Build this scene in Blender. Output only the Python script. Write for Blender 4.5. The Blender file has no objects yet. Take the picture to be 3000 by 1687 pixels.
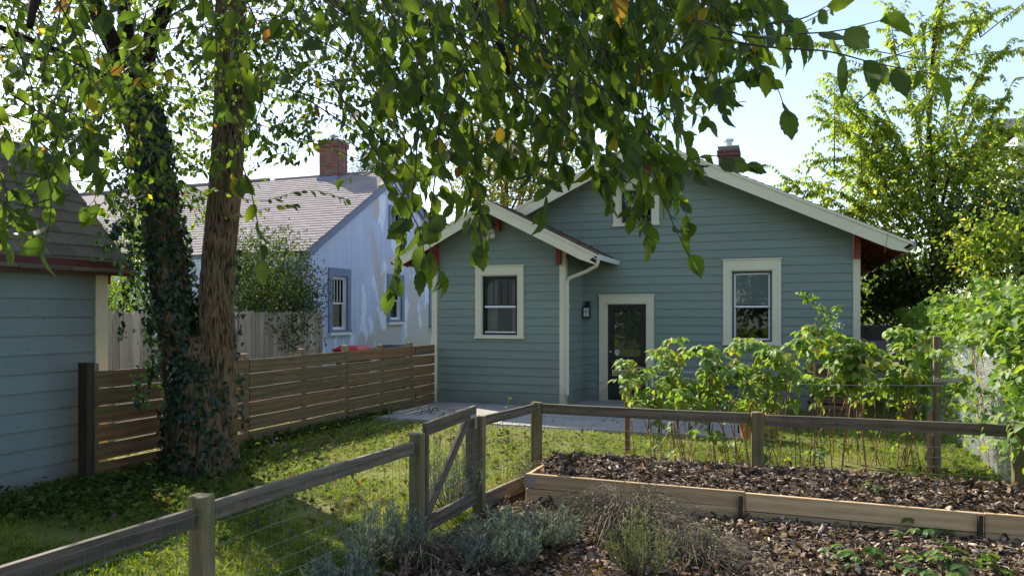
import bpy, bmesh, math, random
import numpy as np
from mathutils import Vector, Matrix, noise
from mathutils.geometry import tessellate_polygon

R = random.Random(7)
NR = np.random.default_rng(7)
scene = bpy.context.scene
COL = scene.collection

# ------------------------------------------------------------------ camera
# world x runs along the back wall of the house (to the right), y away from the garden, z up
F = 2200.0                       # focal length in photo pixels (photo 3000 x 1687)
YAW = math.radians(20.7)
S_, C_ = math.sin(YAW), math.cos(YAW)
CAMH, HOR = 1.85, 920.0
cam = bpy.data.cameras.new('camera')
cam.sensor_width = 36.0
cam.lens = F / 3000.0 * 36.0
cam.shift_y = (HOR - 843.5) / 3000.0
cam.clip_start, cam.clip_end = 0.05, 2000.0
cam_o = bpy.data.objects.new('camera', cam)
COL.objects.link(cam_o)
cam_o.location = (0, 0, CAMH)
cam_o.rotation_euler = (math.pi / 2, 0, YAW)
scene.camera = cam_o

# ------------------------------------------------------------------ light
SUN_TO = Vector((1.08, -0.60, -1.0)).normalized()        # where the light travels to
SUN_EL = math.asin(-SUN_TO.z)
SUN_AZ = math.atan2(-SUN_TO.x, -SUN_TO.y)                 # clockwise from +y
world = bpy.data.worlds.new('World')
scene.world = world
world.use_nodes = True
wn = world.node_tree.nodes
wl_ = world.node_tree.links
wn.clear()
sky = wn.new('ShaderNodeTexSky')
sky.sky_type = 'NISHITA'
sky.sun_disc = False
sky.sun_elevation = SUN_EL
sky.sun_rotation = SUN_AZ
sky.air_density, sky.dust_density, sky.ozone_density = 1.0, 0.7, 1.2
tc = wn.new('ShaderNodeTexCoord')
mp = wn.new('ShaderNodeMapping'); mp.inputs['Scale'].default_value = (1.2, 1.2, 4.5)
cn = wn.new('ShaderNodeTexNoise'); cn.inputs['Scale'].default_value = 1.7; cn.inputs['Detail'].default_value = 7
cn.inputs['Roughness'].default_value = 0.55
cr = wn.new('ShaderNodeMapRange')
cr.inputs['From Min'].default_value = 0.42; cr.inputs['From Max'].default_value = 0.74
cr.inputs['To Min'].default_value = 0.12; cr.inputs['To Max'].default_value = 0.75
mx = wn.new('ShaderNodeMix'); mx.data_type = 'RGBA'
mx.inputs[7].default_value = (2.4, 2.7, 3.3, 1)           # thin high cloud
bg = wn.new('ShaderNodeBackground'); bg.inputs['Strength'].default_value = 0.135
wo = wn.new('ShaderNodeOutputWorld')
wl_.new(tc.outputs['Generated'], mp.inputs['Vector'])
wl_.new(mp.outputs['Vector'], cn.inputs['Vector'])
wl_.new(cn.outputs['Fac'], cr.inputs['Value'])
wl_.new(cr.outputs['Result'], mx.inputs[0])
wl_.new(sky.outputs['Color'], mx.inputs[6])
wl_.new(mx.outputs[2], bg.inputs['Color'])
wl_.new(bg.outputs['Background'], wo.inputs['Surface'])

sun = bpy.data.lights.new('sun', 'SUN')
sun.energy = 4.2
sun.angle = math.radians(0.53)
sun.color = (1.0, 0.93, 0.80)
sun_o = bpy.data.objects.new('sun', sun)
COL.objects.link(sun_o)
sun_o.location = (-30, 20, 40)
sun_o.rotation_euler = SUN_TO.to_track_quat('-Z', 'Y').to_euler()

scene.view_settings.view_transform = 'Standard'
scene.view_settings.look = 'None'
scene.view_settings.exposure = 1.28
scene.view_settings.gamma = 1.0
scene.render.engine = 'CYCLES'
cy = scene.cycles
cy.use_denoising = True
cy.max_bounces = 7; cy.diffuse_bounces = 4; cy.glossy_bounces = 3
cy.transmission_bounces = 5; cy.transparent_max_bounces = 8
cy.caustics_reflective = False; cy.caustics_refractive = False
cy.sample_clamp_indirect = 6.0

# ------------------------------------------------------------------ photo geometry
def ray(px, py):
    X = (px - 1500) / F
    return Vector((X * C_ - S_, X * S_ + C_, (HOR - py) / F))
CAM = Vector((0, 0, CAMH))
def hz(px, py, z=0.0):
    r = ray(px, py); return CAM + r * ((z - CAMH) / r.z)
def hv(px, py, v):
    r = ray(px, py); return CAM + r * (v / r.y)
def hu(px, py, u):
    r = ray(px, py); return CAM + r * (u / r.x)
def pt(px, py, Y):
    return CAM + ray(px, py) * Y
def proj(p):
    X = p[0] * C_ + p[1] * S_; Y = -p[0] * S_ + p[1] * C_
    return 1500 + F * X / Y, HOR - F * (p[2] - CAMH) / Y, Y
RIGHT = Vector((C_, S_, 0)); FWD = Vector((-S_, C_, 0)); UP = Vector((0, 0, 1))

# ------------------------------------------------------------------ helpers
WLOC = {}
def put(name, verts, faces, mat, parent=None, smooth=False, fix=True, origin=None):
    """one mesh object from world coordinates, its origin at its own centre"""
    v = np.asarray(verts, dtype=float)
    o = np.array(origin) if origin is not None else (v.min(0) + v.max(0)) / 2
    me = bpy.data.meshes.new(name)
    me.from_pydata((v - o).tolist(), [], faces)
    if fix:
        bm = bmesh.new(); bm.from_mesh(me)
        bmesh.ops.recalc_face_normals(bm, faces=bm.faces)
        bm.to_mesh(me); bm.free()
    if smooth:
        me.polygons.foreach_set('use_smooth', [True] * len(me.polygons))
    if mat is not None:
        me.materials.append(mat)
    return link(name, me, Vector(o), parent)
def link(name, me, loc, parent=None, rot=None, scale=None):
    ob = bpy.data.objects.new(name, me)
    COL.objects.link(ob)
    w = Vector(loc)
    if parent is not None:
        ob.parent = parent
        ob.location = w - WLOC[parent.name]
    else:
        ob.location = w
    if rot is not None: ob.rotation_euler = rot
    if scale is not None: ob.scale = scale
    WLOC[ob.name] = w
    return ob
def thing(name, label, cat, loc, group=None, kind=None):
    return tag(link(name, None, loc), label, cat, group, kind)
def tag(o, label=None, cat=None, group=None, kind=None):
    if label: o['label'] = label
    if cat: o['category'] = cat
    if group: o['group'] = group
    if kind: o['kind'] = kind
    return o

BF = [(0, 1, 3, 2), (4, 6, 7, 5), (0, 4, 5, 1), (2, 3, 7, 6), (0, 2, 6, 4), (1, 5, 7, 3)]
def bxv(x0, x1, y0, y1, z0, z1):
    return [(x, y, z) for x in (x0, x1) for y in (y0, y1) for z in (z0, z1)]
class MB:
    """collects shapes into one mesh"""
    def __init__(s): s.v = []; s.f = []
    def add(s, v, f):
        n = len(s.v); s.v += [tuple(p) for p in v]; s.f += [tuple(i + n for i in q) for q in f]; return s
    def box(s, x0, x1, y0, y1, z0, z1): return s.add(bxv(x0, x1, y0, y1, z0, z1), BF)
    def tbox(s, T, a0, a1, n0, n1, z0, z1): return s.add([T(*p) for p in bxv(a0, a1, n0, n1, z0, z1)], BF)
    def prism(s, prof, fn, e0, e1):
        """polygon prof (p,q) swept from e0 to e1; fn(p,q,e)->xyz"""
        n = len(prof)
        v = [fn(p, q, e0) for p, q in prof] + [fn(p, q, e1) for p, q in prof]
        return s.add(v, [tuple(range(n)), tuple(range(2 * n - 1, n - 1, -1))] +
                     [(i, (i + 1) % n, n + (i + 1) % n, n + i) for i in range(n)])
    def tube(s, pts, rad, seg=6, cap=True):
        pts = [Vector(p) for p in pts]; n = len(pts)
        if not hasattr(rad, '__len__'): rad = [rad] * n
        base = len(s.v); ref = Vector((0.31, 0.17, 0.93))
        for i, p in enumerate(pts):
            d = (pts[min(i + 1, n - 1)] - pts[max(i - 1, 0)]).normalized()
            if abs(d.dot(ref)) > 0.97: ref = Vector((0.9, 0.3, 0.1))
            a = d.cross(ref).normalized(); b = d.cross(a)
            for k in range(seg):
                t = 2 * math.pi * k / seg
                s.v.append(tuple(p + (a * math.cos(t) + b * math.sin(t)) * rad[i]))
        for i in range(n - 1):
            for k in range(seg):
                k2 = (k + 1) % seg
                s.f.append((base + i * seg + k, base + i * seg + k2, base + (i + 1) * seg + k2, base + (i + 1) * seg + k))
        if cap:
            s.f.append(tuple(base + k for k in range(seg))[::-1])
            s.f.append(tuple(base + (n - 1) * seg + k for k in range(seg)))
        return s
    def build(s, name, mat, parent=None, smooth=False, fix=True, origin=None):
        return put(name, s.v, s.f, mat, parent, smooth, fix, origin)

def box(name, x0, x1, y0, y1, z0, z1, mat, parent=None):
    return MB().box(x0, x1, y0, y1, z0, z1).build(name, mat, parent)

_beams = {}
def beam(name, p0, p1, w, h, mat, parent=None, bevel=0.004, up=UP, warp=0.0):
    """a timber from p0 to p1, w thick across and h tall; length on local x"""
    p0, p1 = Vector(p0), Vector(p1); L = (p1 - p0).length
    bm = bmesh.new()
    bmesh.ops.create_cube(bm, size=1.0)
    for q in bm.verts: q.co = Vector((q.co.x * L, q.co.y * w, q.co.z * h))
    if bevel:
        bmesh.ops.bevel(bm, geom=list(bm.edges), offset=bevel, segments=1, affect='EDGES')
    if warp:
        lng = [e for e in bm.edges if abs((e.verts[0].co - e.verts[1].co).x) > L * 0.8]
        bmesh.ops.subdivide_edges(bm, edges=lng, cuts=5)
        ph = R.uniform(0, 6)
        for q in bm.verts:
            q.co.z += warp * (math.sin(q.co.x * 2.3 / max(L, .5) * 2 + ph) + .5 * math.sin(q.co.x * 5.1 + ph * 2))
            q.co.y += warp * .7 * math.sin(q.co.x * 3.0 + ph * 3)
    me = bpy.data.meshes.new(name); bm.to_mesh(me); bm.free()
    me.materials.append(mat)
    x = (p1 - p0).normalized(); y = up.cross(x).normalized(); z = x.cross(y)
    rot = Matrix((x, y, z)).transposed().to_euler()
    return link(name, me, (p0 + p1) / 2, parent, rot)

# ------------------------------------------------------------------ materials
def ramp(nt, fac, stops):
    r = nt.nodes.new('ShaderNodeValToRGB')
    e = r.color_ramp.elements
    while len(e) < len(stops): e.new(0.5)
    for k, (p, c) in zip(e, stops):
        k.position = p; k.color = (c[0], c[1], c[2], 1)
    nt.links.new(fac, r.inputs['Fac'])
    return r.outputs['Color']
def nse(nt, vec, scale, detail=5, rough=.55, dist=0.0):
    n = nt.nodes.new('ShaderNodeTexNoise')
    n.inputs['Scale'].default_value = scale; n.inputs['Detail'].default_value = detail
    n.inputs['Roughness'].default_value = rough; n.inputs['Distortion'].default_value = dist
    nt.links.new(vec, n.inputs['Vector']); return n.outputs['Fac']
def coords(nt, scale=(1, 1, 1), rnd=True, world=False):
    t = nt.nodes.new('ShaderNodeTexCoord')
    m = nt.nodes.new('ShaderNodeMapping'); m.inputs['Scale'].default_value = scale
    if world:
        g = nt.nodes.new('ShaderNodeNewGeometry'); nt.links.new(g.outputs['Position'], m.inputs['Vector'])
        return m.outputs['Vector']
    src = t.outputs['Object']
    if rnd:
        oi = nt.nodes.new('ShaderNodeObjectInfo')
        sc = nt.nodes.new('ShaderNodeVectorMath'); sc.operation = 'SCALE'
        cb = nt.nodes.new('ShaderNodeCombineXYZ')
        for k in range(3): nt.links.new(oi.outputs['Random'], cb.inputs[k])
        nt.links.new(cb.outputs[0], sc.inputs[0]); sc.inputs['Scale'].default_value = 37.0
        ad = nt.nodes.new('ShaderNodeVectorMath'); ad.operation = 'ADD'
        nt.links.new(src, ad.inputs[0]); nt.links.new(sc.outputs[0], ad.inputs[1]); src = ad.outputs[0]
    nt.links.new(src, m.inputs['Vector']); return m.outputs['Vector']
def mixc(nt, fac, a, b, mode='MIX'):
    m = nt.nodes.new('ShaderNodeMix'); m.data_type = 'RGBA'; m.blend_type = mode
    for sock, val in ((m.inputs[0], fac), (m.inputs[6], a), (m.inputs[7], b)):
        if hasattr(val, 'is_linked'): nt.links.new(val, sock)
        elif isinstance(val, (int, float)): sock.default_value = val
        else: sock.default_value = (val[0], val[1], val[2], 1)
    return m.outputs[2]
def newmat(name):
    m = bpy.data.materials.new(name); m.use_nodes = True
    nt = m.node_tree; b = nt.nodes['Principled BSDF']
    return m, nt, b
def bump(nt, b, h, strength=.3, dist=.01):
    k = nt.nodes.new('ShaderNodeBump'); k.inputs['Strength'].default_value = strength
    k.inputs['Distance'].default_value = dist
    nt.links.new(h, k.inputs['Height']); nt.links.new(k.outputs['Normal'], b.inputs['Normal'])
def objrand(nt): return nt.nodes.new('ShaderNodeObjectInfo').outputs['Random']
def sc(c, k): return tuple(x * k for x in c)

def m_plain(name, c, rough=.6, var=.12, scale=6, bmp=.1, metal=0.0, spec=.4):
    m, nt, b = newmat(name); v = coords(nt)
    n = nse(nt, v, scale)
    nt.links.new(ramp(nt, n, [(.3, sc(c, 1 - var)), (.7, sc(c, 1 + var))]), b.inputs['Base Color'])
    b.inputs['Roughness'].default_value = rough; b.inputs['Metallic'].default_value = metal
    b.inputs['Specular IOR Level'].default_value = spec
    if bmp: bump(nt, b, nse(nt, v, scale * 8), bmp, .004)
    return m
def m_paint(name, c, worn=0.0, wornc=(.30, .25, .20), var=.07, stretch=(0.6, 1, 5), rough=.55):
    """painted boards: faint streaks, board-to-board variation, chips where worn"""
    m, nt, b = newmat(name); v = coords(nt, stretch)
    g = nse(nt, v, 7, 6)
    base = ramp(nt, g, [(.25, sc(c, 1 - 2 * var)), (.75, sc(c, 1 + var))])
    base = mixc(nt, .5, base, ramp(nt, objrand(nt), [(0, sc(c, .86)), (1, sc(c, 1.12))]))
    w = coords(nt, world=True)
    base = mixc(nt, .35, base, ramp(nt, nse(nt, w, 1.1, 4), [(.3, sc(c, .8)), (.7, sc(c, 1.12))]))
    gp = nt.nodes.new('ShaderNodeNewGeometry'); sx_ = nt.nodes.new('ShaderNodeSeparateXYZ'); nt.links.new(gp.outputs['Position'], sx_.inputs[0])
    md = nt.nodes.new('ShaderNodeMapRange'); md.inputs['From Min'].default_value = .75; md.inputs['From Max'].default_value = .0
    md.inputs['To Min'].default_value = -.30; md.inputs['To Max'].default_value = .22
    nt.links.new(sx_.outputs['Z'], md.inputs['Value'])
    ds_ = nt.nodes.new('ShaderNodeMath'); ds_.operation = 'ADD'
    nt.links.new(md.outputs[0], ds_.inputs[0]); nt.links.new(nse(nt, coords(nt, (1, 1, 1.6), world=True), 3.5, 7, .65), ds_.inputs[1])
    base = mixc(nt, ramp(nt, ds_.outputs[0], [(.42, (0, 0, 0)), (.75, (.55, .55, .55))]), base, (.17, .15, .115))
    if worn:
        v2 = coords(nt, (1, 1, 3.2))
        ch = ramp(nt, nse(nt, v2, 9, 8, .65), [(.70 - worn, (0, 0, 0)), (.715 - worn, (1, 1, 1))])
        base = mixc(nt, ch, base, wornc)
    nt.links.new(base, b.inputs['Base Color'])
    b.inputs['Roughness'].default_value = rough; b.inputs['Specular IOR Level'].default_value = .3
    bump(nt, b, nse(nt, v, 30, 5), .12, .004)
    return m
def m_wood(name, c0, c1, tint=None, green=None, rough=.75, scale=1.0):
    """grain runs along local x"""
    m, nt, b = newmat(name)
    v = coords(nt, (.55 * scale, 5 * scale, 5 * scale))
    w = nt.nodes.new('ShaderNodeTexWave'); w.wave_type = 'BANDS'; w.bands_direction = 'Z'
    w.inputs['Scale'].default_value = .7; w.inputs['Distortion'].default_value = 9
    w.inputs['Detail'].default_value = 4; w.inputs['Detail Scale'].default_value = .8
    nt.links.new(v, w.inputs['Vector'])
    g = nse(nt, coords(nt, (1.6, 26, 26)), 3, 6)
    mixv = nt.nodes.new('ShaderNodeMath'); mixv.operation = 'MULTIPLY_ADD'
    nt.links.new(w.outputs['Fac'], mixv.inputs[0]); mixv.inputs[1].default_value = .26
    nt.links.new(g, mixv.inputs[2])
    base = ramp(nt, mixv.outputs[0], [(.30, c0), (.85, c1)])
    vo = nt.nodes.new('ShaderNodeTexVoronoi'); vo.inputs['Scale'].default_value = 2.6
    nt.links.new(coords(nt, (.8, 1.6, 1.6)), vo.inputs['Vector'])
    base = mixc(nt, ramp(nt, vo.outputs['Distance'], [(.035, (.85, .85, .85)), (.085, (0, 0, 0))]), base, sc(c0, .55))
    if tint is not None:
        base = mixc(nt, ramp(nt, objrand(nt), [(.25, (0, 0, 0)), (.8, (.75, .75, .75))]), base, tint, 'MULTIPLY')
    blot = nse(nt, coords(nt, (1.2, 3, 3)), 2.5, 4)
    if green is not None:
        base = mixc(nt, ramp(nt, blot, [(.42, (0, 0, 0)), (.68, (.85, .85, .85))]), base, green)
    base = mixc(nt, .55, base, ramp(nt, objrand(nt), [(0, (.55, .55, .55)), (1, (1.25, 1.25, 1.25))]), 'MULTIPLY')
    nt.links.new(base, b.inputs['Base Color'])
    b.inputs['Roughness'].default_value = rough; b.inputs['Specular IOR Level'].default_value = .25
    bump(nt, b, mixv.outputs[0], .3, .005)
    return m
def m_leaf(name, stops, trans=.5, tboost=1.7, rough=.42, spec=.45, spots=True):
    """thin leaf that lets light through; colour by the per-leaf attribute rnd"""
    m, nt, b = newmat(name)
    a = nt.nodes.new('ShaderNodeAttribute'); a.attribute_name = 'rnd'
    base = ramp(nt, a.outputs['Fac'], stops)
    w = coords(nt, world=True)
    if spots:
        base = mixc(nt, ramp(nt, nse(nt, w, 70, 3), [(.66, (0, 0, 0)), (.72, (.7, .7, .7))]), base, (.10, .055, .015))
    base = mixc(nt, .35, base, ramp(nt, nse(nt, w, 9, 3), [(.3, (.55, .6, .5)), (.7, (1.3, 1.25, 1.1))]), 'MULTIPLY')
    nt.links.new(base, b.inputs['Base Color'])
    b.inputs['Roughness'].default_value = rough; b.inputs['Specular IOR Level'].default_value = spec
    t = nt.nodes.new('ShaderNodeBsdfTranslucent')
    tb = mixc(nt, 1.0, base, (tboost, tboost * .98, tboost * .45), 'MULTIPLY')
    nt.links.new(tb, t.inputs['Color'])
    ms = nt.nodes.new('ShaderNodeMixShader'); ms.inputs['Fac'].default_value = trans
    nt.links.new(b.outputs['BSDF'], ms.inputs[1]); nt.links.new(t.outputs['BSDF'], ms.inputs[2])
    nt.links.new(ms.outputs['Shader'], nt.nodes['Material Output'].inputs['Surface'])
    return m
def m_attr(name, stops, rough=.8, spec=.2):
    m, nt, b = newmat(name)
    a = nt.nodes.new('ShaderNodeAttribute'); a.attribute_name = 'rnd'
    nt.links.new(ramp(nt, a.outputs['Fac'], stops), b.inputs['Base Color'])
    b.inputs['Roughness'].default_value = rough; b.inputs['Specular IOR Level'].default_value = spec
    return m
def m_glass(name, tint=(.8, .85, .85)):
    m, nt, b = newmat(name)
    g = nt.nodes.new('ShaderNodeBsdfGlossy'); g.inputs['Roughness'].default_value = .02
    t = nt.nodes.new('ShaderNodeBsdfTransparent'); t.inputs['Color'].default_value = (*tint, 1)
    fr = nt.nodes.new('ShaderNodeFresnel'); fr.inputs['IOR'].default_value = 1.48
    mr = nt.nodes.new('ShaderNodeMath'); mr.operation = 'MULTIPLY_ADD'
    nt.links.new(fr.outputs[0], mr.inputs[0]); mr.inputs[1].default_value = 1.0; mr.inputs[2].default_value = .015
    ms = nt.nodes.new('ShaderNodeMixShader')
    nt.links.new(mr.outputs[0], ms.inputs['Fac']); nt.links.new(t.outputs[0], ms.inputs[1]); nt.links.new(g.outputs[0], ms.inputs[2])
    nt.links.new(ms.outputs[0], nt.nodes['Material Output'].inputs['Surface'])
    return m
def m_ground(name, stops, scale=1.6, bmp=.5):
    m, nt, b = newmat(name); w = coords(nt, world=True)
    base = ramp(nt, nse(nt, w, scale, 8, .62), stops)
    base = mixc(nt, .5, base, ramp(nt, nse(nt, w, scale * 22, 5), [(.3, (.6, .6, .6)), (.7, (1.3, 1.3, 1.3))]), 'MULTIPLY')
    nt.links.new(base, b.inputs['Base Color']); b.inputs['Roughness'].default_value = .95
    b.inputs['Specular IOR Level'].default_value = .1
    bump(nt, b, nse(nt, w, scale * 30, 6), bmp, .02)
    return m
def m_bark(name, c0, c1):
    m, nt, b = newmat(name); v = coords(nt, (1, 1, .2), rnd=False)
    n1 = nse(nt, v, 38, 6, .65, .6)
    a = nt.nodes.new('ShaderNodeAttribute'); a.attribute_name = 'rnd'
    base = ramp(nt, a.outputs['Fac'], [(.15, c0), (.55, sc(c1, .75)), (.9, c1)])
    base = mixc(nt, .65, base, ramp(nt, n1, [(.3, (.35, .35, .35)), (.7, (1.45, 1.42, 1.35))]), 'MULTIPLY')
    base = mixc(nt, .4, base, ramp(nt, nse(nt, coords(nt, world=True), 3, 4), [(.3, (.6, .6, .5)), (.7, (1.25, 1.2, 1.1))]), 'MULTIPLY')
    nt.links.new(base, b.inputs['Base Color']); b.inputs['Roughness'].default_value = .9
    b.inputs['Specular IOR Level'].default_value = .15
    bump(nt, b, n1, .9, .02)
    return m
def m_shingle(name, c, var=.25):
    m, nt, b = newmat(name); w = coords(nt, world=True)
    base = ramp(nt, objrand(nt), [(0, sc(c, 1 - var)), (1, sc(c, 1 + var))])
    a = nt.nodes.new('ShaderNodeAttribute'); a.attribute_name = 'rnd'
    base = mixc(nt, .5, base, ramp(nt, a.outputs['Fac'], [(0, sc(c, 1 - 1.5 * var)), (1, sc(c, 1 + 1.3 * var))]))
    base = mixc(nt, .5, base, ramp(nt, nse(nt, w, 160, 3), [(.35, (.55, .55, .55)), (.65, (1.35, 1.35, 1.35))]), 'MULTIPLY')
    nt.links.new(base, b.inputs['Base Color']); b.inputs['Roughness'].default_value = .92
    b.inputs['Specular IOR Level'].default_value = .15
    bump(nt, b, nse(nt, w, 220, 2), .3, .004)
    return m
def m_stucco():
    m, nt, b = newmat('stucco'); w = coords(nt, world=True)
    c = (.53, .60, .77)
    base = ramp(nt, nse(nt, w, 1.6, 6), [(.3, sc(c, .88)), (.7, sc(c, 1.08))])
    ws = coords(nt, (1, 1.0, .45), world=True)
    base = mixc(nt, .45, base, ramp(nt, nse(nt, coords(nt, (3, 3, .25), world=True), 2.2, 5), [(.35, sc(c, .78)), (.6, sc(c, 1.1))]))
    g = nt.nodes.new('ShaderNodeNewGeometry'); sp = nt.nodes.new('ShaderNodeSeparateXYZ')
    nt.links.new(g.outputs['Position'], sp.inputs[0])
    low = nt.nodes.new('ShaderNodeMapRange')
    low.inputs['From Min'].default_value = 3.2; low.inputs['From Max'].default_value = .4
    low.inputs['To Min'].default_value = -.16; low.inputs['To Max'].default_value = .06
    nt.links.new(sp.outputs['Z'], low.inputs['Value'])
    far = nt.nodes.new('ShaderNodeMapRange')
    far.inputs['From Min'].default_value = 16.6; far.inputs['From Max'].default_value = 18.6
    far.inputs['To Min'].default_value = -.14; far.inputs['To Max'].default_value = .05
    nt.links.new(sp.outputs['Y'], far.inputs['Value'])
    def patch(scale, th, col, base, off):
        mm = nt.nodes.new('ShaderNodeMapping'); mm.inputs['Location'].default_value = off
        nt.links.new(ws, mm.inputs['Vector'])
        ad = nt.nodes.new('ShaderNodeMath'); ad.operation = 'ADD'
        nt.links.new(nse(nt, mm.outputs['Vector'], scale, 4, .5), ad.inputs[0]); nt.links.new(low.outputs[0], ad.inputs[1])
        a2 = nt.nodes.new('ShaderNodeMath'); a2.operation = 'ADD'
        nt.links.new(ad.outputs[0], a2.inputs[0]); nt.links.new(far.outputs[0], a2.inputs[1])
        return mixc(nt, ramp(nt, a2.outputs[0], [(th, (0, 0, 0)), (th + .025, (.9, .9, .9))]), base, col)
    base = patch(1.7, .45, (.78, .85, .98), base, (0, 3, 1))
    base = patch(1.3, .49, (.52, .50, .48), base, (5, 9, 2))
    nt.links.new(base, b.inputs['Base Color']); b.inputs['Roughness'].default_value = .9
    bump(nt, b, nse(nt, w, 35, 5), .35, .01)
    return m

PAINT = (.222, .270, .232)
M = {}
M['siding'] = m_paint('siding_paint', PAINT)
M['shedpaint'] = m_paint('shed_paint', (.205, .258, .258), worn=.06, wornc=(.16, .14, .12), var=.1)
M['cream'] = m_paint('cream_trim', (.74, .68, .50), var=.05)
M['white'] = m_paint('white_trim', (.80, .81, .82), var=.04)
M['red'] = m_paint('red_paint', (.26, .045, .028), var=.10)
M['darkred'] = m_paint('dark_red', (.11, .030, .024), var=.10)
M['blacktrim'] = m_plain('black_trim', (.022, .025, .028), .4, .2)
M['slatetrim'] = m_paint('slate_trim', (.17, .22, .33), var=.08)
M['glass'] = m_glass('glass')
M['curtain'] = m_plain('curtain', (.62, .62, .60), .9, .1, 14)
M['blind'] = m_plain('blind', (.74, .76, .72), .8, .05, 5)
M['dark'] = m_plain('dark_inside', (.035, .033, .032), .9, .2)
M['stucco'] = m_stucco()
M['concrete'] = m_ground('concrete', [(.3, (.30, .285, .255)), (.7, (.42, .40, .36))], 1.2, .15)
M['found'] = m_plain('foundation', (.30, .33, .33), .9, .15)
M['soil'] = m_ground('soil', [(.3, (.035, .024, .016)), (.7, (.085, .058, .040))], 2.2)
M['lawn'] = m_ground('lawn_soil', [(.28, (.20, .145, .085)), (.40, (.15, .145, .045)), (.7, (.125, .155, .030))], .9)
M['far'] = m_ground('far_ground', [(.3, (.05, .075, .02)), (.7, (.08, .10, .035))], .2)
M['plank'] = m_wood('fence_plank', (.110, .070, .036), (.285, .200, .110), tint=(1.0, .62, .50), green=(.150, .135, .062))
M['plankpost'] = m_wood('fence_post_wood', (.15, .11, .065), (.36, .27, .175))
M['darkpost'] = m_wood('dark_post', (.030, .022, .016), (.085, .062, .042))
M['board'] = m_wood('weathered_board', (.25, .205, .155), (.50, .425, .34))
M['rail'] = m_wood('weathered_rail', (.058, .043, .030), (.215, .172, .128), green=(.105, .095, .060))
M['gpost'] = m_wood('garden_post', (.095, .078, .040), (.250, .205, .115), green=(.12, .115, .05))
M['bedwood'] = m_wood('bed_timber', (.40, .27, .145), (.64, .455, .265))
M['stake'] = m_wood('stake_wood', (.20, .115, .060), (.40, .25, .14))
M['wire'] = m_plain('wire', (.24, .235, .23), .5, .2, 6, 0, .7)
M['galv'] = m_plain('galvanised', (.55, .57, .58), .4, .1, 6, .05, .7)
M['redlid'] = m_plain('red_plastic', (.52, .030, .035), .35, .1, 3, .02)
M['blackbin'] = m_plain('black_plastic', (.018, .019, .022), .45, .2, 3, .02)
M['terra'] = m_plain('terracotta', (.52, .22, .115), .85, .2, 5, .15)
M['bluebox'] = m_plain('blue_plastic', (.045, .085, .21), .5, .15, 3, .02)
M['metal'] = m_plain('black_metal', (.018, .022, .028), .4, .2, 5, .02)
M['crate'] = m_wood('crate_wood', (.09, .055, .035), (.20, .125, .08))
M['car'] = m_plain('car_paint', (.13, .10, .15), .22, .05, 3, 0, .1, .6)
M['brick'] = None
M['mortar'] = m_plain('mortar', (.36, .33, .30), .95, .15, 10)
M['bark'] = m_bark('elm_bark', (.026, .017, .011), (.25, .172, .108))
M['twig'] = m_plain('twig_bark', (.085, .065, .048), .9, .3, 20)
M['cane'] = m_plain('berry_cane', (.30, .145, .075), .7, .35, 9)
M['deadstem'] = m_attr('dead_stem', [(0, (.06, .045, .032)), (.5, (.14, .11, .085)), (1, (.27, .23, .18))])
M['farwall'] = m_paint('far_wall', (.72, .73, .74))
M['roofgrey'] = m_shingle('roof_neighbor', (.265, .225, .222), .16)
M['roofshed'] = m_shingle('roof_shed', (.205, .170, .130), .32)
M['roofmain'] = m_shingle('roof_main', (.13, .085, .07), .25)
M['rooffar'] = m_shingle('roof_far', (.09, .09, .10), .15)
def m_brick(name='brick', dk=1.0, gr=0.0):
    m, nt, b = newmat(name); v = coords(nt)
    base = ramp(nt, objrand(nt), [(0, (.20, .065, .045)), (.4, (.33, .10, .065)), (.75, (.40, .145, .10)), (.92, (.12, .07, .065)), (1, (.30, .17, .13))])
    base = mixc(nt, .5, base, ramp(nt, nse(nt, v, 18, 5), [(.3, (.55, .55, .55)), (.7, (1.3, 1.3, 1.3))]), 'MULTIPLY')
    base = mixc(nt, gr, base, (.16, .13, .12))
    base = mixc(nt, 1.0, base, (dk, dk, dk), 'MULTIPLY')
    nt.links.new(base, b.inputs['Base Color']); b.inputs['Roughness'].default_value = .9
    bump(nt, b, nse(nt, v, 60, 4), .4, .005); return m
M['brick'] = m_brick('brick', .78, .30)
M['brick2'] = m_brick('dark_brick', .62, .45)
ELM = [(0, (.032, .060, .017)), (.45, (.062, .102, .017)), (.8, (.120, .155, .018)), (.9, (.25, .20, .02)), (1, (.14, .07, .025))]
M['elm'] = m_leaf('elm_leaf', ELM, .58, 2.6, .5, .35)
M['ivy'] = m_leaf('ivy_leaf', [(0, (.010, .030, .020)), (.6, (.020, .055, .030)), (1, (.055, .095, .020))], .25, 1.6, .35, .5, False)
M['berry'] = m_leaf('raspberry_leaf', [(0, (.105, .185, .060)), (.5, (.165, .265, .055)), (.85, (.23, .31, .05)), (1, (.33, .31, .05))], .45, 1.8, .5, .35, False)
M['vine'] = m_leaf('vine_leaf', [(0, (.075, .155, .035)), (.6, (.15, .25, .032)), (1, (.25, .31, .045))], .45, 1.7, .5, .35, False)
M['heaven'] = m_leaf('right_tree_leaf', [(0, (.095, .165, .036)), (.5, (.19, .265, .042)), (.85, (.32, .35, .042)), (1, (.37, .30, .09))], .58, 1.9, .45, .4, False)
M['mulb'] = m_leaf('dark_leaf', [(0, (.035, .062, .025)), (.7, (.075, .105, .028)), (1, (.16, .17, .034))], .35, 1.6, .45, .4, False)
M['yellow'] = m_leaf('yellowing_leaf', [(0, (.10, .13, .035)), (.6, (.22, .22, .04)), (1, (.36, .28, .05))], .45, 1.5, .5, .3, False)
M['pine'] = m_leaf('pine_needle', [(0, (.05, .085, .05)), (1, (.11, .14, .07))], .2, 1.2, .5, .3, False)
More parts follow.
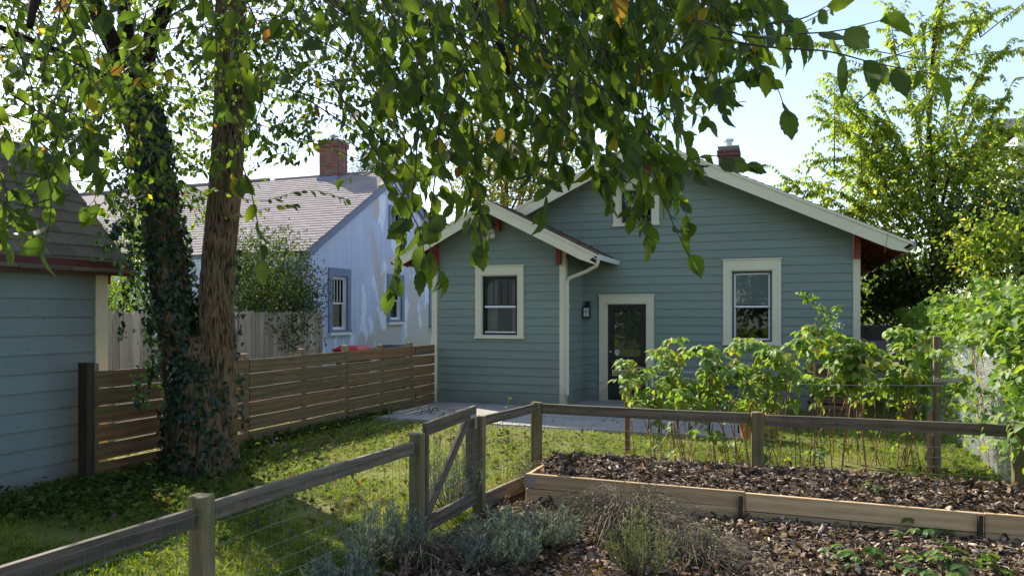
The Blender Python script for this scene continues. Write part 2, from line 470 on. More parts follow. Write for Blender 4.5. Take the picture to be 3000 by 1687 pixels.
M['bush'] = m_leaf('bush_leaf', [(0, (.030, .060, .022)), (.6, (.065, .100, .030)), (1, (.13, .155, .035))], .38, 1.6, .55, .25, False)
M['lime'] = m_leaf('lime_leaf', [(0, (.075, .145, .022)), (.6, (.14, .21, .024)), (1, (.21, .25, .03))], .5, 1.8, .45, .4, False)
M['lav'] = m_leaf('lavender_leaf', [(0, (.14, .19, .16)), (.6, (.25, .305, .26)), (1, (.36, .40, .33))], .2, 1.1, .7, .2, False)
M['rose'] = m_leaf('rosemary_leaf', [(0, (.17, .21, .09)), (.6, (.27, .31, .14)), (1, (.38, .40, .20))], .2, 1.1, .6, .3, False)
M['straw'] = m_leaf('strawberry_leaf', [(0, (.040, .105, .020)), (.6, (.075, .165, .025)), (1, (.15, .20, .03))], .4, 1.6, .45, .4, False)
M['grass'] = m_leaf('grass_blade', [(0, (.10, .155, .026)), (.5, (.185, .245, .036)), (.85, (.29, .31, .055)), (1, (.38, .32, .12))], .4, 1.5, .7, .1, False)
M['clover'] = m_leaf('clover_leaf', [(0, (.055, .095, .022)), (.6, (.105, .165, .026)), (1, (.18, .22, .034))], .4, 1.6, .8, .08, False)
M['gcover'] = m_leaf('ground_cover_leaf', [(0, (.030, .060, .022)), (.6, (.070, .105, .030)), (1, (.13, .155, .035))], .3, 1.4, .9, .03, False)  # leaf colour darkened to stand in for shade on the ground cover
M['chip'] = m_attr('wood_chip', [(0, (.026, .018, .012)), (.30, (.098, .068, .048)), (.6, (.21, .152, .112)), (.88, (.36, .28, .215)), (1, (.50, .42, .35))], .9, .1)
M['dleaf'] = m_leaf('dead_leaf', [(0, (.075, .050, .037)), (.6, (.17, .115, .080)), (.96, (.30, .23, .175)), (1, (.42, .17, .04))], .25, 1.2, .7, .2, False)
M['pinkfl'] = m_attr('pink_petal', [(0, (.75, .45, .50)), (1, (.85, .65, .66))])
M['whitefl'] = m_attr('white_petal', [(0, (.70, .70, .62)), (1, (.85, .85, .78))])
M['gravel'] = m_attr('gravel_stone', [(0, (.22, .21, .20)), (1, (.55, .53, .50))])
M['lampglass'] = m_plain('frosted_glass', (.80, .79, .74), .5, .04, 5, 0)
M['cardboard'] = m_plain('faded_red_cloth', (.30, .05, .04), .8, .2)
M['berryfruit'] = m_plain('red_berry', (.55, .02, .02), .4, .1)

# ------------------------------------------------------------------ leaf masses
def T_elm(bend=.25, fold=.25, n=5, w=.56, serr=.10):
    """ovate toothed leaf, base at origin, tip at y=1, normal +z"""
    ys = [0, .10, .26, .44, .62, .80, 1.0]; hw = [0.0, .15, .26, .285, .24, .14, 0.0]
    v = []; f = []
    for y, h in zip(ys, hw):
        z = -bend * y * y
        h = h * w / .56
        v.append((0, y, z)); 
        if h:
            v.append((h, y + .03, z + fold * h)); v.append((-h, y - .03, z + fold * h))
    idx = {0: (0, 0, 0)}; k = 1
    for i in range(1, 6): idx[i] = (k, k + 1, k + 2); k += 3
    idx[6] = (k, k, k)
    # teeth between the side points
    teeth = {}
    for i in range(1, 5):
        for sgn in (1, 2):
            a, b = v[idx[i][sgn]], v[idx[i + 1][sgn]]
            t = (a[0] * .45 + b[0] * .55 + math.copysign(serr * .35, a[0]), a[1] * .25 + b[1] * .75, a[2] * .5 + b[2] * .5)
            teeth[(i, sgn)] = len(v); v.append(t)
    for i in range(6):
        m0, r0, l0 = idx[i]; m1, r1, l1 = idx[i + 1]
        if i == 0: f += [(m0, r1, m1), (m0, m1, l1)]
        elif i == 5: f += [(m0, r0, m1), (m0, m1, l0)]
        else:
            f += [(m0, r0, teeth[(i, 1)]), (m0, teeth[(i, 1)], r1), (m0, r1, m1)]
            f += [(m0, teeth[(i, 2)], l0), (m0, l1, teeth[(i, 2)]), (m0, m1, l1)]
    return np.array(v), f
def T_simple(w=.5, bend=.2, fold=.2):
    h = w / 2
    v = [(0, 0, 0), (h, .40, fold * h - bend * .16), (h * .75, .7, fold * h - bend * .5), (0, 1, -bend), (-h * .75, .7, fold * h - bend * .5), (-h, .40, fold * h - bend * .16), (0, .5, -bend * .25)]
    return np.array(v, float), [(0, 1, 6), (1, 2, 6), (2, 3, 6), (3, 4, 6), (4, 5, 6), (5, 0, 6)]
def T_quad(w=.55, bend=.15):
    h = w / 2
    return np.array([(0, 0, 0), (h, .45, .08), (0, 1, -bend), (-h, .45, .08)], float), [(0, 1, 2), (0, 2, 3)]
def T_blade(w=.07, bend=.35):
    return np.array([(-w / 2, 0, 0), (w / 2, 0, 0), (w * .4, .55, -bend * .25), (-w * .4, .55, -bend * .25), (0, 1, -bend)], float), [(0, 1, 2, 3), (3, 2, 4)]
def T_ivy():
    v = [(0, 0, 0), (.30, -.06, .03), (.52, .22, .0), (.27, .36, .03), (.30, .62, 0), (0, 1, -.1), (-.30, .62, 0), (-.27, .36, .03), (-.52, .22, 0), (-.30, -.06, .03), (0, .35, -.03)]
    return np.array(v, float), [(10, i, i + 1) for i in range(0, 9)] + [(10, 9, 0)]
def T_clover():
    v = [(0, 0, 0)]; f = []
    for k in range(3):
        a = k * 2.094
        c, s = math.cos(a), math.sin(a); n = len(v)
        for (x, y) in ((.22, .25), (.2, .5), (-.2, .5), (-.22, .25)):
            v.append((x * c - y * s, x * s + y * c, .05 * y))
        f += [(0, n, n + 1, n + 2, n + 3)]
    return np.array(v, float), f
def T_chip():
    v = [(-.18, 0, 0), (.2, .05, 0), (.25, .9, .03), (-.12, 1, -.02), (-.14, .05, .14), (.14, .1, .13), (.18, .85, .16), (-.08, .9, .12)]
    return np.array(v, float), [(4, 5, 6, 7), (0, 1, 5, 4), (1, 2, 6, 5), (2, 3, 7, 6), (3, 0, 4, 7)]
def T_sliver():
    v = [(-.06, 0, 0), (.07, .03, 0), (.05, 1, .05), (-.03, .95, .02), (-.04, .04, .05), (.05, .06, .05), (.03, .9, .09), (-.02, .88, .07)]
    return np.array(v, float), [(4, 5, 6, 7), (0, 1, 5, 4), (1, 2, 6, 5), (2, 3, 7, 6), (3, 0, 4, 7)]
def T_flake():
    v = [(-.26, .05, .02), (.12, 0, 0), (.33, .38, .06), (.2, .85, -.03), (-.1, 1, .05), (-.34, .5, -.02), (0, .5, .07)]
    return np.array(v, float), [(6, i, (i + 1) % 6) for i in range(6)]
def T_tri(three):
    """compound leaf of drooping leaflets"""
    v = []; f = []
    tv, tf = T_elm(.35, .3, w=.62, serr=.08)
    for (ang, k, off) in three:
        c, s = math.cos(ang), math.sin(ang); n = len(v)
        for p in tv:
            x, y, z = p * k
            y0 = y
            v.append((x * c - y * s + off[0], x * s + y * c + off[1], z + off[2] - .0))
        f += [tuple(i + n for i in q) for q in tf]
    return np.array(v), f
ELMT = [T_elm(.15, .25, w=.52), T_elm(.55, .5, w=.46), T_elm(-.15, .15, w=.56), T_elm(.35, 1.0, w=.54)]

def normz(a): return a / np.maximum(np.linalg.norm(a, axis=-1, keepdims=True), 1e-9)
def frames(P, A, N):
    """columns: side, axis, normal"""
    A = normz(np.asarray(A, float)); N = np.asarray(N, float)
    S = normz(np.cross(A, N)); N2 = np.cross(S, A)
    return np.stack([S, A, N2], axis=-1)
def mass_arrays(tmpls, P, A, N, size, rnd):
    P = np.asarray(P, float); fr = frames(P, A, N); size = np.asarray(size, float)
    pick = NR.integers(0, len(tmpls), len(P))
    VV, LT, LI, RN = [], [], [], []
    off = 0
    for t, (tv, tf) in enumerate(tmpls):
        m = np.nonzero(pick == t)[0]
        if not len(m): continue
        V = np.einsum('nij,kj->nki', fr[m], tv) * size[m][:, None, None] + P[m][:, None, :]
        k = len(tv)
        VV.append(V.reshape(-1, 3)); RN.append(np.repeat(np.asarray(rnd)[m], k))
        flat = np.concatenate([np.array(q) for q in tf]); tot = np.array([len(q) for q in tf])
        LI.append((flat[None, :] + (np.arange(len(m)) * k)[:, None] + off).ravel())
        LT.append(np.tile(tot, len(m)))
        off += len(m) * k
    return np.concatenate(VV), np.concatenate(LI), np.concatenate(LT), np.concatenate(RN)
def mass(name, tmpls, P, A, N, size, rnd, mat, parent=None, kind='stuff', smooth=False):
    V, LI, LT, RN = mass_arrays(tmpls, P, A, N, size, rnd)
    o = (V.min(0) + V.max(0)) / 2
    me = bpy.data.meshes.new(name)
    me.vertices.add(len(V)); me.vertices.foreach_set('co', (V - o).ravel())
    me.loops.add(len(LI)); me.loops.foreach_set('vertex_index', LI.astype(np.int32))
    me.polygons.add(len(LT))
    st = np.concatenate([[0], np.cumsum(LT)[:-1]]).astype(np.int32)
    me.polygons.foreach_set('loop_start', st)
    me.polygons.foreach_set('loop_total', LT.astype(np.int32))
    if smooth: me.polygons.foreach_set('use_smooth', np.ones(len(LT), bool))
    me.update(calc_edges=True)
    at = me.attributes.new('rnd', 'FLOAT', 'POINT'); at.data.foreach_set('value', RN.astype(np.float32))
    me.materials.append(mat)
    ob = link(name, me, Vector(o), parent)
    if kind: ob['kind'] = kind
    return ob
def rdir(n, zbias=0.0):
    d = NR.normal(size=(n, 3)); d[:, 2] += zbias; return normz(d)
def leaf_mesh(name, tmpl, mat, rnd):
    tv, tf = tmpl
    me = bpy.data.meshes.new(name); me.from_pydata(tv.tolist(), [], tf)
    at = me.attributes.new('rnd', 'FLOAT', 'POINT'); at.data.foreach_set('value', np.full(len(tv), rnd, np.float32))
    me.polygons.foreach_set('use_smooth', [True] * len(me.polygons))
    me.materials.append(mat); return me
def leaf_obj(name, me, p, a, n, s, parent):
    fr = frames(None, np.array([a]), np.array([n]))[0]
    rot = Matrix(fr.tolist()).to_euler()
    return link(name, me, p, parent, rot, (s, s, s))
def interp(x, tab):
    return float(np.interp(x, [t[0] for t in tab], [t[1] for t in tab]))

# ================================================================== SETTING
g = put('ground', [(-300, -60, 0), (300, -60, 0), (300, 500, 0), (-300, 500, 0)], [(0, 1, 2, 3)], M['lawn'])
tag(g, 'green lawn ground stretching behind the houses', None, None, 'structure')
# garden soil inside the rail fence and under the raspberries
sv = [(-2.72, -1.0), (5, -1.0), (5, 7.6), (1.9, 9.55), (-2.0, 9.35), (-2.55, 7.9), (-2.72, 7.6)]
put('garden_soil', [(x, y, .008) for x, y in sv], [tuple(range(len(sv)))], M['soil'])['kind'] = 'structure'

patio = link('patio', None, (-3.8, 13, 0)); patio['kind'] = 'structure'
patio['label'] = 'grey concrete patio slabs behind the house'
us = [-7.02, -4.62, -3.1, -1.75, -.55]; vs = [11.58, 13.1, 14.75, 16.0]
for i in range(4):
    for j in range(3):
        dz = R.uniform(-.006, .006)
        t = MB().box(us[i] + .007, us[i + 1] - .007, vs[j] + .007, vs[j + 1] - .007, -.12, .032 + dz)
        t.build('slab', M['concrete'], patio)
# pale gravel and grit along the patio's edge
n = 1500
P = np.stack([NR.uniform(-7.0, -.5, n), 11.56 - np.abs(NR.normal(0, .07, n)), NR.uniform(.0, .012, n)], 1)
o = mass('gravel', [T_chip()], P, rdir(n, .1), rdir(n, 2), NR.uniform(.012, .03, n), NR.random(n), M['gravel'])
tag(o, 'pale gravel strip along the patio edge')

# ================================================================== OUR HOUSE
VM, VW = 15.5, 14.15
U0, Z0, SL = -2.85, 5.42, .47           # main gable apex and pitch
ML, MR = -6.81, 1.11                    # main wall ends
WA, WZ, WS = -5.675, 4.13, .509         # wing gable
WL, WR = -7.11, -4.24
house = thing('bungalow', 'blue clapboard bungalow with cream trim and two back gables', 'house', (-3, 18, 0))
def roof_z(u): return Z0 - SL * abs(u - U0)
def wroof_z(u): return WZ - WS * abs(u - WA)
TM = lambda s, n, z: (s, VM - n, z)      # wall coordinates: along, outward, up
TW = lambda s, n, z: (s, VW - n, z)

def wall_holes(name, outer, holes, T, thick, mat, parent):
    polys = [[Vector((a, b, 0)) for a, b in outer]] + [[Vector((a, b, 0)) for a, b in h] for h in holes]
    tris = tessellate_polygon(polys)
    flat = [p for q in polys for p in q]; n = len(flat)
    m = MB()
    v = [T(p.x, 0, p.y) for p in flat] + [T(p.x, -thick, p.y) for p in flat]
    f = [tuple(t) for t in tris] + [tuple(i + n for i in t[::-1]) for t in tris]
    k = 0
    for q in polys:
        c = len(q)
        f += [(k + i, k + (i + 1) % c, n + k + (i + 1) % c, n + k + i) for i in range(c)]
        k += c
    return put(name, v, f, mat, parent)
def rect(a0, a1, z0, z1): return [(a0, z0), (a1, z0), (a1, z1), (a0, z1)]

def clapboards(T, left, right, zb, zt, roofz, holes, row, mat, parent, side=.02, ramp_=None):
    """rows of wedge boards, cut round the openings and along the rakes; left/right are the wall ends"""
    z = zb
    while z < zt - .03:
        z1 = z + row
        cuts = sorted({z, z1} | {h[2] for h in holes if z < h[2] < z1} | {h[3] for h in holes if z < h[3] < z1})
        for a, b in zip(cuts[:-1], cuts[1:]):
            def ends(zz):
                l, r = left, right
                if roofz:
                    ap, az, sl = roofz
                    reach = (az - zz) / sl
                    l, r = max(l, ap - reach), min(r, ap + reach)
                return l, r
            l0, r0 = ends(a); l1, r1 = ends(b)
            if r1 - l1 < .05:
                continue
            segs = [[l0, r0, l1, r1]]
            for h in holes:
                if h[2] < b - .001 and h[3] > a + .001:
                    ns = []
                    for (p0, q0, p1, q1) in segs:
                        if h[1] <= min(p0, p1) or h[0] >= max(q0, q1): ns.append([p0, q0, p1, q1]); continue
                        if h[0] - p0 > .02: ns.append([p0, h[0], min(p1, h[0] - .01), h[0]])
                        if q0 - h[1] > .02: ns.append([h[1], q0, h[1], max(q1, h[1] + .01)])
                    segs = ns
            # long runs are made of more than one board
            out = []
            for s in segs:
                if s[1] - s[0] > 4.2:
                    c = s[0] + (s[1] - s[0]) * R.uniform(.3, .7)
                    if s[2] + .1 < c < s[3] - .1:
                        out += [[s[0], c - .0015, s[2], c - .0015], [c + .0015, s[1], c + .0015, s[3]]]; continue
                out.append(s)
            j = R.uniform(0, .0025)
            for (p0, q0, p1, q1) in out:
                t0 = .022 - .016 * (a - z) / row + j; t1 = .022 - .016 * (b - z) / row + j
                e0 = -.004
                v = [T(p0, e0, a), T(q0, e0, a), T(q0, t0, a), T(p0, t0, a), T(p1, e0, b), T(q1, e0, b), T(q1, t1, b), T(p1, t1, b)]
                put('clapboard', v, [(0, 1, 2, 3), (4, 7, 6, 5), (0, 4, 5, 1), (1, 5, 6, 2), (2, 6, 7, 3), (3, 7, 4, 0)], mat, parent)
        z = z1

def window(T, h, parent, casing, sash, cas_w=.13, muntins=0, blind=None, curtain=False, cap=True, inner=None, label=None, sash2=None):
    """h = opening (a0,a1,z0,z1): casing, sill, two sashes with real depth, panes and what hangs inside"""
    a0, a1, z0, z1 = h; c = cas_w
    m = MB()
    m.tbox(T, a0 - c, a0, -.01, .040, z0 - .002, z1 + .002)
    m.tbox(T, a1, a1 + c, -.01, .040, z0 - .002, z1 + .002)
    m.tbox(T, a0 - c, a1 + c, -.01, .042, z1 + .002, z1 + c * 1.35)
    if cap: m.tbox(T, a0 - c - .02, a1 + c + .02, -.01, .062, z1 + c * 1.35, z1 + c * 1.35 + .022)
    m.tbox(T, a0 - c - .012, a1 + c + .012, -.01, .065, z0 - .055, z0 - .002)
    # jamb lining
    for q in ((a0, a0 + .018, z0, z1), (a1 - .018, a1, z0, z1), (a0 + .018, a1 - .018, z1 - .018, z1), (a0 + .018, a1 - .018, z0, z0 + .018)):
        m.tbox(T, q[0], q[1], -.14, .002, q[2], q[3])
    w = m.build('window', casing, parent)
    if label: w['label'] = label
    if inner:
        i = MB(); k = .018; e = .028
        for q in ((a0 + k, a0 + k + e, z0 + k, z1 - k), (a1 - k - e, a1 - k, z0 + k, z1 - k), (a0 + k + e, a1 - k - e, z1 - k - e, z1 - k), (a0 + k + e, a1 - k - e, z0 + k, z0 + k + e)):
            i.tbox(T, q[0], q[1], -.11, -.012, q[2], q[3])
        i.build('frame', inner, w)
        a0 += e; a1 -= e; z0 += e; z1 -= e
    a0 += .018; a1 -= .018; z0 += .018; z1 -= .018
    mid = (z0 + z1) / 2; sw = .038
    for (b0, b1, nn, mm, sm) in ((mid - .02, z1, -.055, muntins, sash), (z0, mid + .02, -.085, 0, sash2 or sash)):
        s = MB()
        s.tbox(T, a0, a0 + sw, nn - .026, nn, b0, b1); s.tbox(T, a1 - sw, a1, nn - .026, nn, b0, b1)
        s.tbox(T, a0 + sw, a1 - sw, nn - .026, nn, b1 - sw, b1); s.tbox(T, a0 + sw, a1 - sw, nn - .026, nn, b0, b0 + sw)
        for k in range(mm):
            x = a0 + sw + (a1 - a0 - 2 * sw) * (k + 1) / (mm + 1)
            s.tbox(T, x - .009, x + .009, nn - .022, nn - .002, b0 + sw, b1 - sw)
        s.build('sash', sm, w)
        MB().tbox(T, a0 + sw - .004, a1 - sw + .004, nn - .016, nn - .011, b0 + sw - .004, b1 - sw + .004).build('pane', M['glass'], w)
    if blind is not None:
        MB().tbox(T, a0 + .01, a1 - .01, -.094, -.089, blind, z1).build('blind', M['blind'], w)
    if curtain:
        for (q0, q1) in ((a0, a0 + (a1 - a0) * .30), (a1 - (a1 - a0) * .22, a1)):
            n = 18; v = []; f = []
            for k in range(n + 1):
                x = q0 + (q1 - q0) * k / n; d = -.22 - .025 * math.sin(k * 1.9)
                v += [T(x, d, z0), T(x, d, z1), T(x, d - .004, z0), T(x, d - .004, z1)]
            for k in range(n):
                b = 4 * k; f += [(b, b + 4, b + 5, b + 1), (b + 2, b + 3, b + 7, b + 6)]
            f += [(0, 1, 3, 2), (4 * n, 4 * n + 2, 4 * n + 3, 4 * n + 1)]
            put('curtain', v, f, M['curtain'], w, True, False)
    return w

DOOR = (-3.73, -2.88, .04, 2.07)
WIN_R = (-1.20, -.42, 1.29, 2.71)
WIN_A = (-3.43, -2.77, 3.73, 4.44)
WIN_W = (-6.01, -5.22, 1.41, 2.64)
T_ROOF = .16
main_out = [(ML, -.1), (MR, -.1), (MR, roof_z(MR) - T_ROOF), (U0, Z0 - T_ROOF), (ML, roof_z(ML) - T_ROOF)]
wall_holes('back_wall', main_out, [rect(DOOR[0], DOOR[1], -.02, DOOR[3]), rect(*WIN_R), rect(*WIN_A)], TM, .16, M['found'], house)
wing_out = [(WL, -.1), (WR, -.1), (WR, wroof_z(WR) - T_ROOF), (WA, WZ - T_ROOF), (WL, wroof_z(WL) - T_ROOF)]
wall_holes('wing_wall', wing_out, [rect(*WIN_W)], TW, .14, M['found'], house)
box('side_wall', MR - .16, MR - .002, VM + .16, 27.2, -.1, roof_z(MR) - T_ROOF - .01, M['siding'], house)
box('side_wall', ML + .002, ML + .16, VM + .16, 27.2, -.1, roof_z(ML) - T_ROOF - .01, M['siding'], house)
box('far_wall', ML, MR, 27.2, 27.35, -.1, 3.4, M['siding'], house)
box('wing_side_wall', WR - .14, WR - .004, VW + .14, VM, -.1, wroof_z(WR) - T_ROOF - .01, M['found'], house)
box('wing_side_wall', WL + .004, WL + .14, VW + .14, VM + 1.2, -.1, wroof_z(WL) - T_ROOF - .01, M['found'], house)
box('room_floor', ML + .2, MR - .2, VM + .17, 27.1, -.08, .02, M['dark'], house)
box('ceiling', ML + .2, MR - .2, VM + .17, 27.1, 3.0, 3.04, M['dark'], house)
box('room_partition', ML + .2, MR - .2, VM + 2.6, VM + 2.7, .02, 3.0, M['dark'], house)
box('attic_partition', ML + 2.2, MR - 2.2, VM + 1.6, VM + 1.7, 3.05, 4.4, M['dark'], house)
ex = .06   # boards stop inside the casings
def grow(h, k): return (h[0] - k, h[1] + k, h[2] - k * .4, h[3] + k)
hm = [(DOOR[0] - .10, DOOR[1] + .10, -.2, DOOR[3] + .12), grow(WIN_R, .1), grow(WIN_A, .1)]
clapboards(TM, WR + .0, MR - .10, .28, 5.2, (U0, Z0 - T_ROOF + .01, SL), hm, .168, M['siding'], house)
clapboards(TM, ML, WR - .002, 3.31, 5.0, (U0, Z0 - T_ROOF + .01, SL), [], .168, M['siding'], house)
clapboards(TW, WL + .1, WR - .1, .28, 4.1, (WA, WZ - T_ROOF + .01, WS), [grow(WIN_W, .1)], .168, M['siding'], house)
TS = lambda s, n, z: (WR + n, s, z)
clapboards(TS, VW + .10, VM - .02, .28, wroof_z(WR) - T_ROOF - .02, None, [], .168, M['siding'], house)
# painted skirt under the boards
MB().box(WL + .1, WR - .1, VW - .028, VW + .01, -.1, .27).build('skirt_board', M['siding'], house)
MB().box(WR - .01, WR + .026, VW + .1, VM - .03, -.1, .27).build('skirt_board', M['siding'], house)
MB().box(WR + .03, DOOR[0] - .15, VM - .028, VM + .01, -.1, .27).build('skirt_board', M['siding'], house)
MB().box(DOOR[1] + .15, MR - .1, VM - .028, VM + .01, -.1, .27).build('skirt_board', M['siding'], house)
# corner boards
def corner(u0, u1, v, ztop, w=.03):
    MB().box(u0, u1, v - w, v + .01, -.1, ztop).build('corner_board', M['cream'], house)
corner(MR - .10, MR + .022, VM, roof_z(MR) - .20)
corner(WL - .022, WL + .10, VW, wroof_z(WL) - .20)
corner(WR - .10, WR + .026, VW, wroof_z(WR) - .20)
MB().box(WR + .002, WR + .027, VW + .012, VW + .1, -.1, 2.95).build('corner_board', M['cream'], house)
MB().box(MR + .002, MR + .027, VM + .012, VM + .12, -.1, 3.2).build('corner_board', M['cream'], house)

window(TM, WIN_R, house, M['cream'], M['white'], .155, 0, 2.035, False, True, M['blacktrim'], 'window with white blind pulled halfway, behind the raspberries')
window(TM, WIN_A, house, M['cream'], M['blacktrim'], .15, 0, None, False, True, None, 'small dark attic window under the main gable')
ww = window(TW, WIN_W, house, M['cream'], M['blacktrim'], .13, 3, None, True, True, M['blacktrim'], 'wing window with four-light upper sash and curtains')
for (z0_, z1_) in ((1.98, 2.02), (1.47, 1.5)):
    MB().tbox(TW, WIN_W[0] + .06, WIN_W[1] - .06, -.048, -.030, z0_, z1_).build('sash_rail', M['white'], ww)
box('red_cloth', -5.95, -5.3, VW + .9, VW + .92, 2.05, 2.45, M['cardboard'], house)

# back door
d = MB(); a0, a1, z0, z1 = DOOR; c = .15
d.tbox(TM, a0 - c, a0, -.01, .042, -.05, z1); d.tbox(TM, a1, a1 + c, -.01, .042, -.05, z1)
d.tbox(TM, a0 - c, a1 + c, -.01, .044, z1, z1 + .17); d.tbox(TM, a0 - c - .02, a1 + c + .02, -.01, .064, z1 + .17, z1 + .192)
d.tbox(TM, a0, a0 + .02, -.14, .0, z0, z1); d.tbox(TM, a1 - .02, a1, -.14, .0, z0, z1); d.tbox(TM, a0 + .02, a1 - .02, -.14, 0, z1 - .02, z1)
d.tbox(TM, a0 + .001, a1 - .001, -.14, .06, -.05, z0)
dc = d.build('door_casing', M['cream'], house)
l = MB(); b0, b1 = a0 + .022, a1 - .022; zz = z1 - .022; z0 += .006
st = .115
l.tbox(TM, b0, b0 + st, -.095, -.05, z0, zz); l.tbox(TM, b1 - st, b1, -.095, -.05, z0, zz)
l.tbox(TM, b0 + st, b1 - st, -.095, -.05, zz - .12, zz); l.tbox(TM, b0 + st, b1 - st, -.095, -.05, z0, z0 + .16)
l.tbox(TM, b0 + st, b1 - st, -.095, -.05, .84, .96); l.tbox(TM, b0 + st, b1 - st, -.095, -.05, .48, .56)
l.tbox(TM, b0 + st - .002, b1 - st + .002, -.08, -.068, z0 + .15, .86)
door = l.build('door', M['blacktrim'], house)
door['label'] = 'black half-glazed back door'
MB().tbox(TM, b0 + st - .004, b1 - st + .004, -.08, -.073, .955, zz - .115).build('pane', M['glass'], door)
MB().tbox(TM, b0 + st, b1 - st, -.16, -.155, .95, zz - .1).build('door_curtain', m_plain('sheer_curtain', (.20, .19, .165), .9, .25, 9), door)
MB().tube([TM(b0 + .055, -.05, 1.06), TM(b0 + .055, -.02, 1.06), TM(b0 + .055, -.005, 1.06)], [.012, .022, .024], 12).build('dead_bolt', M['galv'], door, True)
MB().tube([TM(b0 + .055, -.05, .86), TM(b0 + .055, -.01, .86), TM(b0 + .055, 0.02, .86), TM(b0 + .055, .03, .86)], [.014, .014, .028, .022], 12).tbox(TM, b0 + .03, b0 + .08, -.052, -.046, .70, .92).build('door_knob', m_plain('dark_bronze', (.06, .045, .03), .35, .2, 5, 0, .8), door, True)
# small shield-shaped notice in the corner of the glass
sh = [(-.045, .055), (0, .065), (.045, .055), (.045, -.01), (.0, -.065), (-.045, -.01)]
cx, cz = b0 + st + .075, 1.035
dec = MB().prism(sh, lambda p, q, e: TM(cx + p, e, cz + q), -.0725, -.0705).build('sticker', M['white'], door)
MB().tbox(TM, cx - .03, cx + .03, -.070, -.0698, cz - .002, cz + .014).tbox(TM, cx - .024, cx + .024, -.070, -.0698, cz + .026, cz + .036).build('sticker_print', M['blacktrim'], door)

# ---- roofs
def roof_slope(apu, apz, sl, sgn, reach, v0, v1, parent, mat_top, under):
    """deck (painted underside) and shingle layer of one slope"""
    k = 1 / math.sqrt(1 + sl * sl)
    def P(r, off, v): return (apu + sgn * (r * 1.0), v, apz - sl * r + off)
    def slab(r0, r1, o0, o1, a, b): return MB().prism([(r0, o0), (r1, o0), (r1, o1), (r0, o1)], lambda p, q, e: P(p, q, e), a, b)
    dk = slab(.004, reach - .03, -.135, -.075, v0 + .02, v1).build('roof_deck', under, parent)
    rf = slab(.0015, reach, -.074, -.045, v0, v1 + .02).build('roof', mat_top, parent)
    return rf, P
def shingles(rf, P, r0, r1, v0, v1, mat, one=True, exp=.14, wid=.30, cut=None):
    """courses of tabs lying on a slope, lowest first"""
    n = int((r1 - r0) / exp)
    arr = []
    for i in range(n + 1):
        rb = r1 + .015 - i * exp; rt = max(rb - exp * 1.35, r0)
        if rb - rt < .04: break
        y = v0 - (i % 2) * wid / 2 - R.uniform(0, .05)
        while y < v1:
            a, b = max(y + .003, v0 - .012), min(y + wid - .003, v1)
            y += wid
            if b - a < .03: continue
            lift = R.uniform(0, .004); d0 = R.uniform(-.006, .006)
            q0, q1 = -.018 + lift, -.044
            vv = [P(rb + d0, q1, a), P(rb + d0, q1, b), P(rb + d0, q0, b), P(rb + d0, q0, a), P(rt, -.046, a), P(rt, -.046, b), P(rt, -.040, b), P(rt, -.040, a)]
            if cut and not cut(vv): continue
            arr.append(vv)
    FC = [(0, 1, 2, 3), (3, 2, 6, 7), (0, 3, 7, 4), (1, 5, 6, 2), (4, 5, 1, 0)]
    if one:
        m = MB()
        for vv in arr: m.add(vv, FC)
        o = m.build('shingles', mat, rf); o['kind'] = 'stuff'
        at = o.data.attributes.new('rnd', 'FLOAT', 'POINT')
        at.data.foreach_set('value', np.repeat(NR.random(len(arr)), 8).astype(np.float32))
    else:
        for vv in arr: put('shingle', vv, FC, mat, rf)
V_F, VW_F = VM - .52, VW - .47
for sgn in (1, -1):
    rf, P = roof_slope(U0, Z0, SL, sgn, 4.80, V_F, 27.6, house, M['roofmain'], M['darkred'])
    if sgn == 1: shingles(rf, P, .0, 4.8, V_F - .0, V_F + 3, M['roofmain'])
    else: shingles(rf, P, 0, 4.8, V_F, V_F + 1.5, M['roofmain'])
    rw, PW = roof_slope(WA, WZ, WS, sgn, 2.22, VW_F, VM - .03 if sgn == 1 else VM + 2.5, house, M['roofmain'], M['darkred'])
    shingles(rw, PW, 0, 2.22, VW_F, VM - .06, M['roofmain'], one=(sgn != 1))
def barge(apu, apz, sl, sgn, reach, v, depth, parent):
    """cream rake board with a pointed, notched foot"""
    top = lambda r: apz - sl * r - .046
    e = reach
    prof = [(0, top(0)), (e - .02, top(e - .02)), (e - .16, top(e - .02) - .10), (e + .02, top(e) - .20), (e - .34, top(e - .34) - depth), (0, top(0) - depth)]
    MB().prism(prof, lambda p, q, w: (apu + sgn * (p + .001), w, q), v - .03, v - .002).build('barge_board', M['cream'], parent)
    prof = [(0, top(0) + .002), (e, top(e) + .002), (e, top(e) - .045), (0, top(0) - .045)]
    MB().prism(prof, lambda p, q, w: (apu + sgn * (p + .001), w, q), v - .048, v - .031).build('rake_moulding', M['cream'], parent)
for sgn in (1, -1):
    barge(U0, Z0, SL, sgn, 4.80, V_F, .27, house)
    barge(WA, WZ, WS, sgn, 2.22, VW_F, .25, house)
